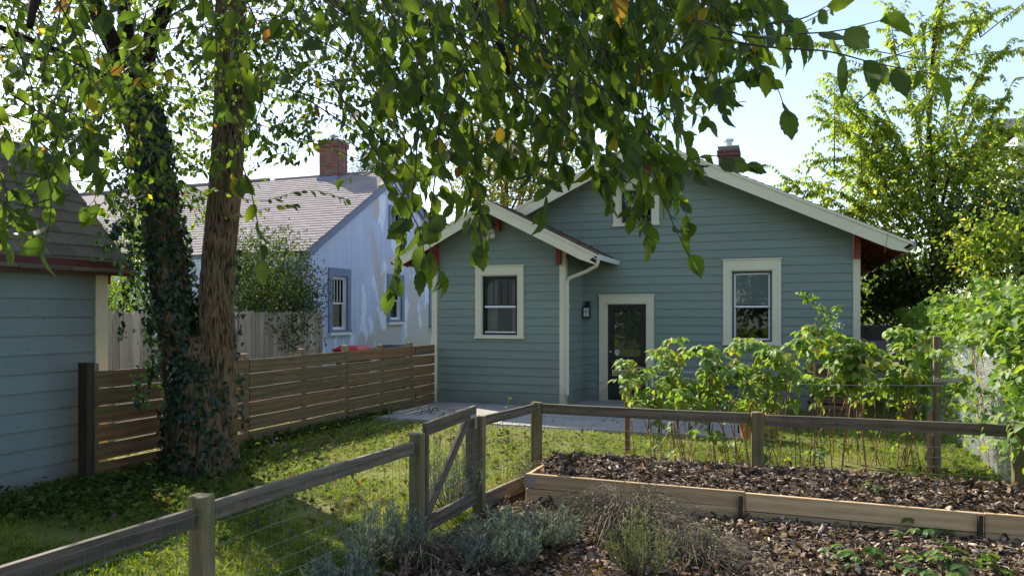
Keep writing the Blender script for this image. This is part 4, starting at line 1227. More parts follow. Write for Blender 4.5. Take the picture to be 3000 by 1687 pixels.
o = mass('grass', [T_blade(.13, .5), T_blade(.10, .9), T_blade(.16, .3)], P, A, rdir(len(P), .4), NR.uniform(.03, .085, len(P)), np.clip(NR.normal(.5, .25, len(P)), 0, 1), M['grass'])
tag(o, 'short sunlit grass of the back lawn')
P = lawn_pts(30000, True)
bare = np.array([noise.noise(Vector((p[0] * .7 + 4, p[1] * .7, 5.7))) for p in P])
P = P[(bare > -.12 + NR.normal(0, .12, len(P)))]
P[:, 2] = NR.uniform(.015, .06, len(P))
o = mass('clover', [T_clover()], P, rdir(len(P)) * np.array([1, 1, .25]), rdir(len(P), 1.8), NR.uniform(.025, .06, len(P)), NR.random(len(P)), M['clover'])
tag(o, 'clover and low weeds growing through the lawn')
# ivy-like ground cover along the shed and under the tree
n = 5200
gy = NR.uniform(4.6, 12.2, n); gx = np.where(NR.random(n) < .5, -7.15 + np.abs(NR.normal(0, .30, n)), -6.5 + NR.normal(0, .75, n))
gy = np.where(gx > -6.9, np.minimum(gy, 4.8 + NR.random(n) * 3.2), gy)
P = np.stack([gx, gy, NR.uniform(.02, .12, n)], 1)
o = mass('ground_ivy', [T_ivy(), T_simple(.9, .2, .2)], P, rdir(n) * np.array([1, 1, .4]), rdir(n, 1.6), NR.uniform(.03, .075, n), NR.random(n), M['gcover'])
tag(o, 'leafy ground cover with shade put into its colour, along the fence foot and under the tree')

# ================================================================== TRELLIS POSTS
def trellis(px, pyb, pyt, pya, pxa0, pxa1, zb, w, label, stake=False):
    b = hz(px, pyb, zb); t = thing('trellis_post', label, 'post', b, 'trellis posts in the raspberry row')
    Yd = proj(b)[2]; top = pt(px, pyt, Yd)
    beam('upright', (b.x, b.y, -.2), (b.x, b.y, top.z), w, w, M['stake'] if not stake else M['plankpost'], t, .004, up=Vector((1, 0, 0)))
    a0 = pt(pxa0, pya, Yd - .06); a1 = pt(pxa1, pya + 1, Yd - .06)
    beam('cross_arm', a0, a1, .022, .075 if not stake else .055, M['board'], t, .003)
    if stake:
        beam('old_stake', (b.x - .08, b.y - .02, -.2), (b.x - .08, b.y - .02, pt(px, 1205, Yd).z), .06, .06, M['stake'], t, .006, up=Vector((1, 0, 0)))
    return b, top
tb0, tt0 = trellis(1838, 1325, 1075, 1092, 1795, 1868, .08, .058, 'reddish wooden post with short cross arm, in front of the black door')
tb1, tt1 = trellis(2745, 1375, 985, 1114, 2735, 2820, .06, .075, 'pale square post with cross arm, beside the vine covered fence', True)
wz = MB()
for dy, dz in ((-.35, 0.0), (.35, .02)):
    a = Vector((tb0.x, tb0.y + dy, 1.12 + dz)); b = Vector((tb1.x, tb1.y + dy, 1.06 + dz))
    wz.tube([a.lerp(b, k / 12) - UP * (.05 * math.sin(k / 12 * math.pi)) for k in range(13)], .0022, 4)
tag(wz.build('trellis_wire', M['galv']), 'pale thin wires strung through the raspberries between trellis posts', 'wire')

# ================================================================== BIG TWIN-TRUNK ELM
elm = thing('elm_tree', 'large twin-trunk shade tree with furrowed bark and overhanging leafy branches', 'tree', hz(590, 1385))
D0 = 8.72
def smooth_path(pts, rad, n):
    """Catmull-Rom through the points"""
    pts = [Vector(p) for p in pts]; k = len(pts); P_, R_ = [], []
    for i in range(n + 1):
        t = i / n * (k - 1); j = min(int(t), k - 2); f = t - j
        p0, p1, p2, p3 = pts[max(j - 1, 0)], pts[j], pts[j + 1], pts[min(j + 2, k - 1)]
        P_.append(.5 * ((2 * p1) + (p2 - p0) * f + (2 * p0 - 5 * p1 + 4 * p2 - p3) * f * f + (3 * p1 - p0 - 3 * p2 + p3) * f ** 3))
        R_.append(rad[j] * (1 - f) + rad[j + 1] * f)
    return P_, R_
def bark_tube(name, pts, rad, n, seg, amp, parent, flare=0.0):
    P_, R_ = smooth_path(pts, rad, n); v = []; f = []; HT = []
    for i, p in enumerate(P_):
        d = (P_[min(i + 1, n)] - P_[max(i - 1, 0)]).normalized()
        a = d.cross(Vector((.2, .97, .1))).normalized(); b = d.cross(a)
        for k in range(seg):
            t = 2 * math.pi * k / seg
            dirv = a * math.cos(t) + b * math.sin(t)
            q = p + dirv * R_[i]
            c = Vector((q.x * 30, q.y * 30, q.z * 3.0)); wv = Vector((q.x * 8, q.y * 8, q.z * 6))
            c += Vector((noise.noise(wv), noise.noise(wv + Vector((7, 1, 2))), 0)) * .9
            h = 1 - abs(noise.noise(c)) * 3.0
            h2 = 1 - abs(noise.noise(c * 2.0 + Vector((3, 3, 3)))) * 2.6
            hh_ = max(h, h2 * .8)
            HT.append(max(0.0, min(1.0, .15 + .5 * max(h, 0) + .45 * max(h2, 0))))
            r = R_[i] + amp * (max(h, -.6) - .3) + amp * .6 * (max(h2, -.5) - .3) + .05 * R_[i] * noise.noise(Vector((q.x * 2, q.y * 2, q.z * .8)))
            if flare and i < n * .12:
                r += flare * (1 - i / (n * .12)) ** 2 * (.6 + .6 * noise.noise(Vector((math.cos(t) * 1.6, math.sin(t) * 1.6, 1))))
            v.append(tuple(p + dirv * r))
    for i in range(n):
        for k in range(seg):
            k2 = (k + 1) % seg
            f.append((i * seg + k, i * seg + k2, (i + 1) * seg + k2, (i + 1) * seg + k))
    f.append(tuple(n * seg + k for k in range(seg)))
    o = put(name, v, f, M['bark'], parent, True, False)
    at = o.data.attributes.new('rnd', 'FLOAT', 'POINT'); at.data.foreach_set('value', np.array(HT, np.float32))
    return o
def pts_at(lst): return [pt(x, y, d) for x, y, d in lst]
tr_right = [(628, 1420, D0), (632, 1300, D0), (640, 1150, D0), (640, 1000, D0), (634, 880, D0), (644, 720, D0), (662, 520, D0), (674, 300, D0), (677, 0, D0), (690, -400, D0), (720, -900, D0 - .1), (700, -1500, D0)]
bark_tube('trunk', pts_at(tr_right), [.27, .235, .20, .19, .185, .18, .175, .17, .165, .15, .12, .05], 330, 180, .0125, elm, .14)
tr_left = [(560, 1420, D0 - .03), (556, 1300, D0 - .03), (545, 1150, D0 - .02), (520, 980, D0), (500, 850, D0), (480, 700, D0), (450, 520, D0), (425, 400, D0), (400, 310, D0), (392, 270, D0)]
bark_tube('trunk', pts_at(tr_left), [.31, .26, .225, .215, .21, .20, .195, .185, .20, .17], 270, 180, .0125, elm, .14)
bark_tube('trunk_base', pts_at([(594, 1430, D0), (594, 1320, D0), (592, 1200, D0), (588, 1110, D0), (584, 1040, D0), (580, 980, D0 + .02)]), [.44, .385, .355, .315, .25, .10], 120, 200, .013, elm, .16)
LIMBS = [
    ([(395, 300, D0), (365, 230, D0), (325, 120, D0 - .1), (275, 0, D0 - .2), (215, -160, D0 - .4), (120, -450, D0 - .6), (60, -800, D0 - .8)], [.13, .118, .105, .10, .09, .07, .03]),
    ([(400, 300, D0), (418, 230, D0), (440, 130, D0), (478, 30, D0 - .1), (530, -150, D0 - .3), (600, -500, D0 - .4)], [.12, .10, .095, .085, .07, .03]),
    ([(385, 290, D0 + .12), (372, 160, D0 + .3), (362, 0, D0 + .4), (360, -250, D0 + .5), (380, -600, D0 + .6)], [.10, .085, .08, .06, .03]),
    ([(370, 275, D0), (300, 225, D0 - .2), (200, 170, D0 - .6), (80, 110, D0 - 1.0), (-80, 40, D0 - 1.5)], [.06, .05, .042, .034, .02]),
    ([(365, 290, D0 + .1), (280, 235, D0 + .2), (170, 185, D0 + .3), (60, 155, D0 + .4), (-100, 120, D0 + .5)], [.05, .045, .038, .03, .02]),
    ([(690, -350, D0), (850, -520, 7.6), (1080, -520, 6.2), (1350, -430, 4.9), (1650, -330, 4.0), (1950, -210, 3.3), (2250, -70, 2.75)], [.12, .10, .085, .07, .055, .035, .018]),
    ([(700, -500, D0), (820, -620, 7.2), (950, -500, 5.8), (1120, -300, 4.8), (1280, -120, 4.2), (1420, 60, 3.8), (1490, 230, 3.6)], [.11, .09, .075, .055, .04, .02, .008]),
    ([(680, -300, D0), (560, -450, 7.0), (420, -420, 5.4), (280, -300, 4.2), (160, -120, 3.4), (70, 80, 3.0)], [.10, .085, .06, .045, .03, .012]),
    ([(685, -150, D0), (780, -160, 8.2), (900, -60, 7.6), (1010, 40, 7.0), (1130, 110, 6.5), (1260, 150, 6.0)], [.08, .06, .05, .036, .026, .014]),
    ([(690, -700, D0), (800, -1100, 9.6), (900, -1500, 10.5)], [.10, .07, .02]),
    ([(120, -450, D0 - .6), (-200, -700, 9.5), (-500, -900, 10)], [.06, .05, .02]),
]
for pts_, rd in LIMBS:
    pp = pts_at(pts_)
    P_, R_ = smooth_path(pp, rd, 8 * len(pp))
    P_ = [p + Vector((noise.noise(p * 1.7), noise.noise(p * 1.7 + Vector((5, 0, 0))), noise.noise(p * 1.7 + Vector((0, 5, 0))))) * .05 * min(1, i / 6) for i, p in enumerate(P_)]
    MB().tube(P_, R_, 10 if rd[0] > .09 else 8).build('branch', M['bark'], elm, True, False)
# hanging twigs and the leaves on them
TW_ = MB(); LP, LA, LN, LS = [], [], [], []
def twig(path, r0, spacing, size, t0=.1, hang=.7, side=None):
    pts_, rr = smooth_path(path, np.linspace(r0, r0 * .35, len(path)), 10)
    TW_.tube(pts_, rr, 4, False)
    L = sum((pts_[i + 1] - pts_[i]).length for i in range(10)); k = 0
    s = t0 * L
    while s <= L:
        t = s / L * 10; i = min(int(t), 9); f = t - i
        p = pts_[i].lerp(pts_[i + 1], f); d = (pts_[i + 1] - pts_[i]).normalized()
        sd = d.cross(Vector((R.gauss(0, .5), R.gauss(0, .5), 1))).normalized() * (1 if k % 2 else -1)
        if side is not None: sd = (sd * .4 + side * .4 * (1 if k % 2 else -1)).normalized()
        a = d * R.uniform(.2, .8) + sd * R.uniform(.4, .9) - UP * hang * R.uniform(.5, 1.5)
        nn = Vector((R.gauss(0, 1), R.gauss(0, 1), R.gauss(.5, .8)))
        LP.append(p); LA.append(a); LN.append(nn); LS.append(size * R.uniform(.55, 1.18) * (1 if k % 5 else .7))
        s += spacing * R.uniform(.6, 1.5); k += 1
    LP.append(pts_[-1]); LA.append(d - UP * hang * .5); LN.append(Vector((R.gauss(0, 1), R.gauss(0, 1), .5))); LS.append(size)
def hangers(n, x0, x1, prof, y_lo, Y0, Y1, size, L0, L1, lean, spacing, power=1.0, wt=None, sd=.28, up=(.75, .95)):
    c = 0
    while c < n:
        x = R.uniform(x0, x1)
        if wt and R.random() > interp(x, wt): continue
        b = interp(x, prof)
        y = b - (b - y_lo) * R.random() ** power
        Yd = R.uniform(Y0, Y1); L = R.uniform(L0, L1)
        e = pt(x, y, Yd)
        st = e + UP * L * R.uniform(*up) - RIGHT * L * (lean + R.gauss(0, sd)) + FWD * L * R.gauss(0, sd)
        mid = st.lerp(e, .5) + RIGHT * L * R.gauss(.04, .05) + UP * L * .06
        m2 = st.lerp(e, .8) + RIGHT * L * R.gauss(.03, .04)
        twig([st, mid, m2, e], .0042, spacing, size)
        c += 1
FRONT = [(1080, 430), (1130, 560), (1160, 840), (1260, 810), (1300, 560), (1400, 720), (1440, 560), (1500, 500), (1580, 610), (1640, 560), (1700, 520), (1760, 560), (1840, 700), (1900, 690), (2000, 750), (2040, 560), (2090, 460), (2120, 330), (2200, 210), (2290, 330), (2330, 160), (2420, 90)]
WT = [(1080, .35), (1150, .45), (1250, .7), (1350, 1), (1900, 1), (2050, .75), (2150, .55), (2300, .4), (2400, .2)]
hangers(96, 1120, 2400, FRONT, -60, 2.6, 3.7, .102, .45, .9, .35, .070, .9, WT)
hangers(165, 1100, 2250, FRONT, -80, 3.5, 5.2, .105, .45, .9, .3, .065, .9, WT, .42, (.5, .95))
MIDP = [(1000, 380), (1080, 500), (1150, 560), (1250, 560), (1330, 470), (1400, 460), (1600, 480), (1750, 430), (1900, 500), (2000, 450), (2050, 300), (2150, 200)]
hangers(230, 1000, 2150, MIDP, -120, 5.0, 7.5, .092, .5, 1.0, .15, .07, .9, None, .55, (.3, .9))
TOPP = [(1050, 250), (1200, 330), (1500, 330), (1900, 330), (2050, 200)]
hangers(90, 1050, 2050, TOPP, -140, 3.4, 6.5, .11, .5, .9, .2, .07, .8)
FARP = [(-60, 330), (60, 350), (200, 470), (300, 600), (400, 650), (500, 640), (600, 760), (680, 560), (720, 420), (790, 470), (860, 500), (930, 400), (955, 250), (1000, 260), (1040, 330), (1090, 470), (1150, 520)]
hangers(640, -60, 1150, FARP, -160, 6.2, 9.8, .085, .35, .85, .05, .055, .8, None, .75, (.0, .6))
hangers(80, 700, 960, FARP, 60, 7.4, 9.5, .085, .4, .8, .05, .05, .7, None, .55, (.2, .8))
hangers(90, 480, 740, [(480, 640), (600, 740), (740, 600)], 250, 9.2, 11.0, .095, .4, .8, .05, .055, .7, None, .7, (.0, .6))
LEFTP = [(-60, 760), (40, 800), (110, 600), (190, 560), (260, 640), (330, 600), (400, 420), (460, 300)]
hangers(46, -60, 440, LEFTP, 40, 3.0, 4.8, .092, .4, .8, -.1, .07, .9, None, .5, (.4, .9))
hangers(20, -60, 300, [(-60, 720), (120, 700), (300, 640)], 360, 3.0, 4.0, .095, .35, .7, -.1, .065, .9, None, .5, (.3, .8))
TRP = [(600, 380), (660, 560), (720, 690), (790, 700), (830, 420)]
hangers(13, 590, 830, TRP, 60, 2.9, 4.0, .10, .45, .75, -.1, .085, .9)
# the long bare-ended sprays seen against the sky and roofs
def spray(lst, size, spacing=.075, r=.004, hang=.7): twig(pts_at(lst), r, spacing, size, .05, hang)
spray([(2050, 60, 2.4), (2200, 110, 2.35), (2330, 100, 2.3), (2450, 92, 2.3), (2575, 62, 2.3)], .105, .05, .0042, .9)
spray([(2080, 110, 2.35), (2260, 140, 2.3), (2420, 150, 2.25), (2560, 185, 2.25), (2720, 215, 2.25)], .115, .05, .0042, .9)
spray([(2040, 60, 2.5), (2160, 150, 2.5), (2260, 230, 2.5), (2300, 320, 2.5)], .11, .06)
spray([(2250, 70, 2.5), (2350, 55, 2.5), (2420, 20, 2.5)], .08, .06)
spray([(1900, 380, 3.0), (1990, 470, 3.0), (2080, 455, 3.0), (2190, 480, 3.0)], .085, .045, .0035, .6)
spray([(640, 560, 7.6), (760, 590, 7.5), (860, 565, 7.4), (940, 560, 7.3), (1010, 585, 7.3)], .085, .05, .004, .3)
spray([(650, 640, 7.6), (760, 615, 7.4), (860, 600, 7.2)], .08, .05, .004, .3)
spray([(1360, 440, 3.4), (1230, 520, 3.4), (1120, 480, 3.5), (1010, 530, 3.6)], .075, .12, .003, .5)
spray([(130, 440, 2.9), (150, 600, 2.9), (130, 720, 2.9)], .12, .09)
spray([(640, 300, 3.2), (735, 560, 3.2), (770, 760, 3.2)], .115, .10)
spray([(1230, 250, 3.2), (1215, 520, 3.2), (1180, 700, 3.2), (1140, 850, 3.2)], .11, .055)
spray([(1290, 350, 3.3), (1270, 560, 3.3), (1255, 700, 3.3), (1290, 800, 3.3)], .11, .06)
spray([(1380, 350, 3.2), (1400, 560, 3.2), (1410, 730, 3.2)], .10, .055)
spray([(1800, 260, 3.1), (1860, 460, 3.1), (1885, 580, 3.1), (1895, 700, 3.1)], .11, .05)
spray([(1880, 330, 3.0), (1920, 520, 3.0), (1965, 640, 3.0), (2020, 750, 3.0)], .10, .06)
spray([(1600, 300, 3.1), (1620, 450, 3.1), (1590, 620, 3.1)], .11, .055)
twg = TW_.build('twigs', M['twig'], elm, False, False); twg['kind'] = 'stuff'
LP = np.array([tuple(p) for p in LP]); LA = normz(np.array([tuple(p) for p in LA])); LN = np.array([tuple(p) for p in LN]); LS = np.array(LS)
RND = np.clip(NR.beta(2.2, 2.6, len(LP)), 0, 1) * .86
old = NR.random(len(LP)) < .035; RND[old] = NR.uniform(.86, 1.0, old.sum())
# the leaves that show largest are single parts
ctr = LP + LA * LS[:, None] * .5
X = ctr[:, 0] * C_ + ctr[:, 1] * S_; Yd = -ctr[:, 0] * S_ + ctr[:, 1] * C_
pxs, pys = 1500 + F * X / Yd, HOR - F * (ctr[:, 2] - CAMH) / Yd
vis = (pxs > 20) & (pxs < 2980) & (pys > 15) & (pys < 1600)
big = np.where(vis, LS / Yd, 0); order = np.argsort(-big)
sel = order[:300]; rest = order[300:]
lm = [leaf_mesh('leaf', ELMT[k % 4], M['elm'], r) for k, r in enumerate((.05, .18, .26, .34, .42, .5, .58, .66, .74, .82, .9, .97))]
for i in sel:
    leaf_obj('leaf', lm[min(11, int(RND[i] * 12))], LP[i], LA[i], LN[i], LS[i], elm)
near = rest[big[rest] > .018]; far_ = rest[big[rest] <= .018]
mass('foliage', ELMT, LP[near], LA[near], LN[near], LS[near], RND[near], M['elm'], elm, 'stuff', True)
mass('foliage', [T_simple(.56, .2, .3), T_simple(.5, -.1, .3), T_simple(.6, .45, .3)], LP[far_], LA[far_], LN[far_], LS[far_], RND[far_], M['elm'], elm, 'stuff', True)
# upper crown above the picture
def crown_pts(c, r, n, nclump, spread, seed):
    rg = np.random.default_rng(seed)
    d = normz(rg.normal(size=(nclump, 3))); k = rg.random(nclump) ** .4
    cl = np.array(c) + d * k[:, None] * np.array(r)
    w = rg.integers(0, nclump, n)
    return cl[w] + rg.normal(size=(n, 3)) * spread
CP = crown_pts((-5.6, 6.1, 8.3), (4.0, 3.9, 3.3), 10500, 120, .36, 3)
X = CP[:, 0] * C_ + CP[:, 1] * S_; Yd = -CP[:, 0] * S_ + CP[:, 1] * C_
py_ = HOR - F * (CP[:, 2] - CAMH) / np.maximum(Yd, .1)
CP = CP[(CP[:, 2] > 3.9) & ((py_ < -10) | (Yd < .3))]
n = len(CP)
mass('crown', [T_quad(.6, .2)], CP, rdir(n, -.4), rdir(n, 1.0), NR.uniform(.11, .17, n), NR.random(n) * .8, M['elm'], elm, 'stuff')

# ================================================================== IVY ON THE LEFT TRUNK
ivy = thing('ivy', 'dark ivy climbing the left trunk of the big tree', 'ivy', hz(545, 1395))
P_, R_ = smooth_path(pts_at(tr_left), [.32, .27, .245, .235, .225, .215, .21, .20, .21, .18], 60)
Pi, Ai, Ni = [], [], []
for q in range(7500):
    i = int(R.random() ** .9 * 58); p = P_[i]; r = R_[i]
    th = R.uniform(0, 2 * math.pi)
    # thicker on the right-hand side and low down; bare streaks facing the camera on the left
    dirv = RIGHT * math.cos(th) - FWD * math.sin(th)
    wgt = .34 + .62 * math.cos(th - .15)
    if i < 12: wgt = .55
    if i > 20 and i < 36: wgt *= .95
    nz = noise.noise(Vector((p.x + dirv.x, p.z * 1.3, dirv.y * 1.5)) * 2.2)
    if R.random() > wgt + nz * 1.2: continue
    rr = r + R.uniform(.01, .08)
    Pi.append(p + dirv * rr + UP * R.uniform(-.05, .05)); Ni.append(dirv + Vector((R.gauss(0, .45), R.gauss(0, .45), R.gauss(.2, .4)))); Ai.append(Vector((R.gauss(0, .5), R.gauss(0, .5), -1)))
Pb, Rb = smooth_path(pts_at([(594, 1420, D0), (594, 1320, D0), (592, 1200, D0), (588, 1110, D0), (584, 1040, D0)]), [.48, .42, .385, .345, .28], 20)
for q in range(2600):
    i = R.randint(0, 19); th = R.uniform(0, 2 * math.pi); dirv = RIGHT * math.cos(th) - FWD * math.sin(th)
    wgt = .38 + .60 * math.cos(th - 2.15); p = Pb[i]
    if R.random() > wgt + 1.0 * noise.noise(Vector((p.x + dirv.x, p.z * 1.3, dirv.y * 1.5)) * 2.6): continue
    Pi.append(p + dirv * (Rb[i] + R.uniform(.0, .05)) + UP * R.uniform(-.05, .05)); Ni.append(dirv + Vector((R.gauss(0, .45), R.gauss(0, .45), R.gauss(.2, .4)))); Ai.append(Vector((R.gauss(0, .5), R.gauss(0, .5), -1)))
# bulging, hanging growth left of the trunk
IM = MB()
def ivy_strand(lst, n, spread, s=.05):
    pp, _ = smooth_path(pts_at(lst), [1] * len(lst), 14)
    IM.tube(pp, .004, 4, False)
    for q in range(n):
        t = R.random() * 14; i = min(int(t), 13); p = pp[i].lerp(pp[i + 1], t - i)
        Pi.append(p + Vector((R.gauss(0, spread), R.gauss(0, spread), R.gauss(0, spread)))); Ni.append(Vector((R.gauss(0, 1), R.gauss(-.6, 1), R.gauss(.3, .6)))); Ai.append(Vector((R.gauss(0, .5), R.gauss(0, .5), -1)))
for lst, n_, sp in [
    ([(420, 470, 8.5), (380, 600, 8.45), (400, 760, 8.45), (430, 900, 8.5)], 330, .10),
    ([(400, 420, 8.5), (350, 540, 8.4), (365, 700, 8.4)], 190, .10),
    ([(450, 560, 8.5), (420, 700, 8.45), (440, 850, 8.45), (470, 1000, 8.5)], 300, .08),
    ([(380, 650, 8.4), (320, 690, 8.3), (300, 740, 8.3)], 60, .06),
    ([(470, 880, 8.5), (440, 960, 8.4), (445, 1080, 8.4), (405, 1200, 8.35)], 90, .045),
    ([(480, 1000, 8.5), (450, 1060, 8.4), (430, 1120, 8.35)], 60, .05),
    ([(365, 820, 8.4), (362, 900, 8.4), (358, 1000, 8.4)], 34, .02),
    ([(400, 1080, 8.4), (395, 1180, 8.35)], 24, .03),
    ([(700, 1100, 8.5), (705, 1160, 8.45), (715, 1240, 8.45)], 26, .025),
    ([(690, 700, 8.6), (700, 900, 8.6), (690, 1050, 8.6)], 40, .04)]:
    ivy_strand(lst, n_, sp)
IM.build('stems', M['twig'], ivy, False, False)
n = len(Pi)
mass('leaves', [T_ivy()], np.array([tuple(p) for p in Pi]), np.array([tuple(p) for p in Ai]), np.array([tuple(p) for p in Ni]), NR.uniform(.035, .075, n), NR.random(n), M['ivy'], ivy, 'stuff')

# ================================================================== OTHER TREES AND SHRUBS
def limb_tree(name, label, cat, base, h, mat_leaf, crown, n, size, tm, group=None, r0=.12, nl=9, nclump=60, spread=.3, seed=1, twist=.5, bark=None, zb=.6, axis=-.5):
    t = thing(name, label, cat, base, group)
    rg = random.Random(seed); b = Vector(base)
    c, r = Vector(crown[0]), crown[1]
    m = MB(); top = Vector((c.x, c.y, c.z + r[2] * .5))
    path = [b - UP * .1, b.lerp(top, .3) + Vector((rg.gauss(0, .1), rg.gauss(0, .1), 0)), b.lerp(top, .65) + Vector((rg.gauss(0, .15), rg.gauss(0, .15), 0)), top]
    pp, rr = smooth_path(path, [r0, r0 * .75, r0 * .5, r0 * .12], 16)
    m.tube(pp, rr, 9).build('trunk', bark or M['bark'], t, True, False)
    m = MB()
    for k in range(nl):
        i = rg.randint(4, 13); s = pp[i]
        d = Vector((rg.gauss(0, 1), rg.gauss(0, 1), rg.uniform(-.2, 1))).normalized()
        e = c + Vector((d.x * r[0], d.y * r[1], d.z * r[2])) * .85
        q, rq = smooth_path([s, s.lerp(e, .5) + UP * .12 * (e - s).length, e], [rr[i] * .55, rr[i] * .3, .006], 8)
        m.tube(q, rq, 6)
    m.build('branches', bark or M['bark'], t, True, False)
    CPs = crown_pts(tuple(c), r, n, nclump, spread, seed + 10)
    CPs = CPs[CPs[:, 2] > b.z + .05]
    k = len(CPs)
    mass('crown', tm, CPs, rdir(k, axis), rdir(k, zb), NR.uniform(size * .6, size * 1.2, k), NR.random(k), mat_leaf, t, 'stuff')
    return t
Q3 = [T_quad(.55, .2), T_quad(.45, .05)]
# tree of feathery drooping fronds to the right of the house
def frond_tree(name, label, base, top, fronds, group, seed):
    rg = random.Random(seed)
    t = thing(name, label, 'tree', base, group)
    b = Vector(base); pp, rr = smooth_path([b - UP * .1, b.lerp(top, .35) + RIGHT * .12, b.lerp(top, .7) - RIGHT * .1, top], [.10, .075, .05, .012], 18)
    MB().tube(pp, rr, 8).build('trunk', M['bark'], t, True, False)
    m = MB(); P1, A1, N1, S1 = [], [], [], []
    for fi, (s, e, droop) in enumerate(fronds):
        q, rq = smooth_path([s, s.lerp(e, .55) + UP * droop, e], [.014, .008, .003], 10)
        m.tube(q, rq, 5, False)
        L = (e - s).length
        nb = int(L / .30) + 2
        for w in range(int(L * .8 / .028)):
            f = .22 + .78 * w / (L * .8 / .028); i = min(int(f * 10), 9); p = q[i].lerp(q[i + 1], min(1, f * 10 - i)); d = (q[i + 1] - q[i]).normalized()
            hd = d.cross(UP)
            sdd = (hd.normalized() if hd.length > .05 else RIGHT) * (1 if w % 2 else -1)
            P1.append(p); A1.append(d * .4 + sdd * rg.uniform(.2, .8) - UP * rg.uniform(.5, 1.0)); N1.append(UP + Vector((rg.gauss(0, .4), rg.gauss(0, .4), 0))); S1.append(rg.uniform(.12, .20) * (1.15 - .45 * f))
        for k in range(nb):
            f = rg.uniform(.25, 1.0); i = min(int(f * 10), 9); p = q[i].lerp(q[i + 1], f * 10 - i)
            d = (q[i + 1] - q[i]).normalized()
            sd = (RIGHT * rg.gauss(0, 1) + FWD * rg.gauss(0, 1) + UP * rg.gauss(.3, .5)).normalized()
            dirn = (d * .8 + sd * .8).normalized(); Lf = rg.uniform(.28, .55)
            fr, fq = smooth_path([p, p + dirn * Lf * .5 + UP * .05, p + dirn * Lf - UP * Lf * .18], [.004, .003, .002], 8)
            m.tube(fr, fq, 3, False)
            nlf = int(Lf / .035)
            for w in range(nlf):
                u = .1 + .9 * w / nlf; j = min(int(u * 8), 7); pl = fr[j].lerp(fr[j + 1], u * 8 - j)
                dd = (fr[j + 1] - fr[j]).normalized(); sdd = dd.cross(UP).normalized() * (1 if w % 2 else -1)
                P1.append(pl); A1.append(dd * .35 + sdd * .7 - UP * rg.uniform(.3, .9)); N1.append(UP + Vector((rg.gauss(0, .4), rg.gauss(0, .4), 0))); S1.append(rg.uniform(.09, .155))
    m.build('branches', M['twig'], t, False, False)
    n = len(P1)
    mass('foliage', [T_quad(.45, .25), T_quad(.4, .1)], np.array([tuple(p) for p in P1]), np.array([tuple(p) for p in A1]), np.array([tuple(p) for p in N1]), np.array(S1), NR.beta(2, 2.3, n), M['heaven'], t, 'stuff')
    return t
D1 = 15.6
rg = random.Random(5)
fr = []
ends = [(2300, 550), (2330, 525), (2390, 470), (2400, 310), (2385, 275), (2395, 345), (2470, 245), (2470, 285), (2600, 95), (2640, 40), (2700, 60), (2755, 10), (2760, -80), (2440, 500), (2460, 610), (2520, 420), (2560, 330), (2650, 200), (2850, 75), (2960, 15), (2900, 160), (2960, 260), (2955, 130), (2880, 290), (3010, 330), (2560, 560), (2600, 460), (2680, 320), (2740, 210), (2780, 330), (2850, 420), (2480, 380), (2550, 260)]
for (ex_, ey_) in ends:
    e = pt(ex_, ey_, D1 + rg.uniform(-1.2, 1.2))
    sx = 2720 + (ex_ - 2720) * rg.uniform(.05, .3); sy = min(880, ey_ + rg.uniform(180, 380) * (1 if ey_ < 450 else .5))
    s = pt(sx, sy, D1 + rg.uniform(-.2, .2)); fr.append((s, e, rg.uniform(.1, .35)))
    for q in range(2):
        f = rg.uniform(.35, .85); s2 = s.lerp(e, f)
        e2 = s2 + RIGHT * rg.gauss(0, .7) + UP * rg.gauss(.2, .5) + FWD * rg.gauss(0, .7); fr.append((s2, e2, .1))
b = pt(2725, 1180, D1); b.z = 0
frond_tree('feathery_tree', 'tall yellow-green tree with long feathery drooping leaves beside the house', b, pt(2740, 60, D1), fr, 'trees right of the house', 4)
b = pt(2690, 1150, 16.6); b.z = 0
limb_tree('broadleaf_tree', 'dark leafy tree standing below the feathery one by the right eave', 'tree', b, 5, M['heaven'], (pt(2790, 560, 15.6), (1.9, 1.5, 1.35)), 5600, .14, Q3, 'trees right of the house', .11, 10, 75, .26, 21)
b = pt(2960, 1150, 14.5); b.z = 0
limb_tree('broadleaf_tree', 'dark leafy tree at the far right behind the vines', 'tree', b, 4, M['mulb'], (pt(2900, 700, 14.6), (1.6, 1.3, 1.0)), 4500, .15, Q3, 'trees right of the house', .09, 8, 60, .24, 22)
b = pt(3020, 1150, 12.8); b.z = 0
limb_tree('lime_shrub', 'leafy green shrub rising behind the vines at the right edge', 'shrub', b, 4, M['heaven'], (pt(2985, 760, 13.0), (1.1, 1.0, .95)), 3600, .12, Q3, None, .06, 8, 50, .2, 26)
b = pt(2640, 1120, 17.5); b.z = 0
limb_tree('mulberry_shrub', 'dark big-leaved shrub under the trees by the house corner', 'shrub', b, 2.5, M['mulb'], (pt(2650, 855, 17.0), (1.25, 1.0, .75)), 2600, .17, Q3, None, .06, 7, 40, .2, 23)
b = pt(2600, 1050, 27); b.z = 0
limb_tree('lime_shrub', 'bright yellow-green hedge shrub far behind the house corner', 'shrub', b, 3.5, M['lime'], (pt(2600, 830, 27), (1.9, 1.4, 1.4)), 3600, .16, Q3, None, .08, 8, 50, .3, 24)
b = pt(2545, 1020, 33); b.z = 0
limb_tree('distant_tree', 'distant blue-green tree seen past the right house corner', 'tree', b, 5, M['pine'], (pt(2535, 800, 33), (1.6, 1.5, 1.8)), 2600, .2, Q3, None, .12, 8, 40, .3, 25)
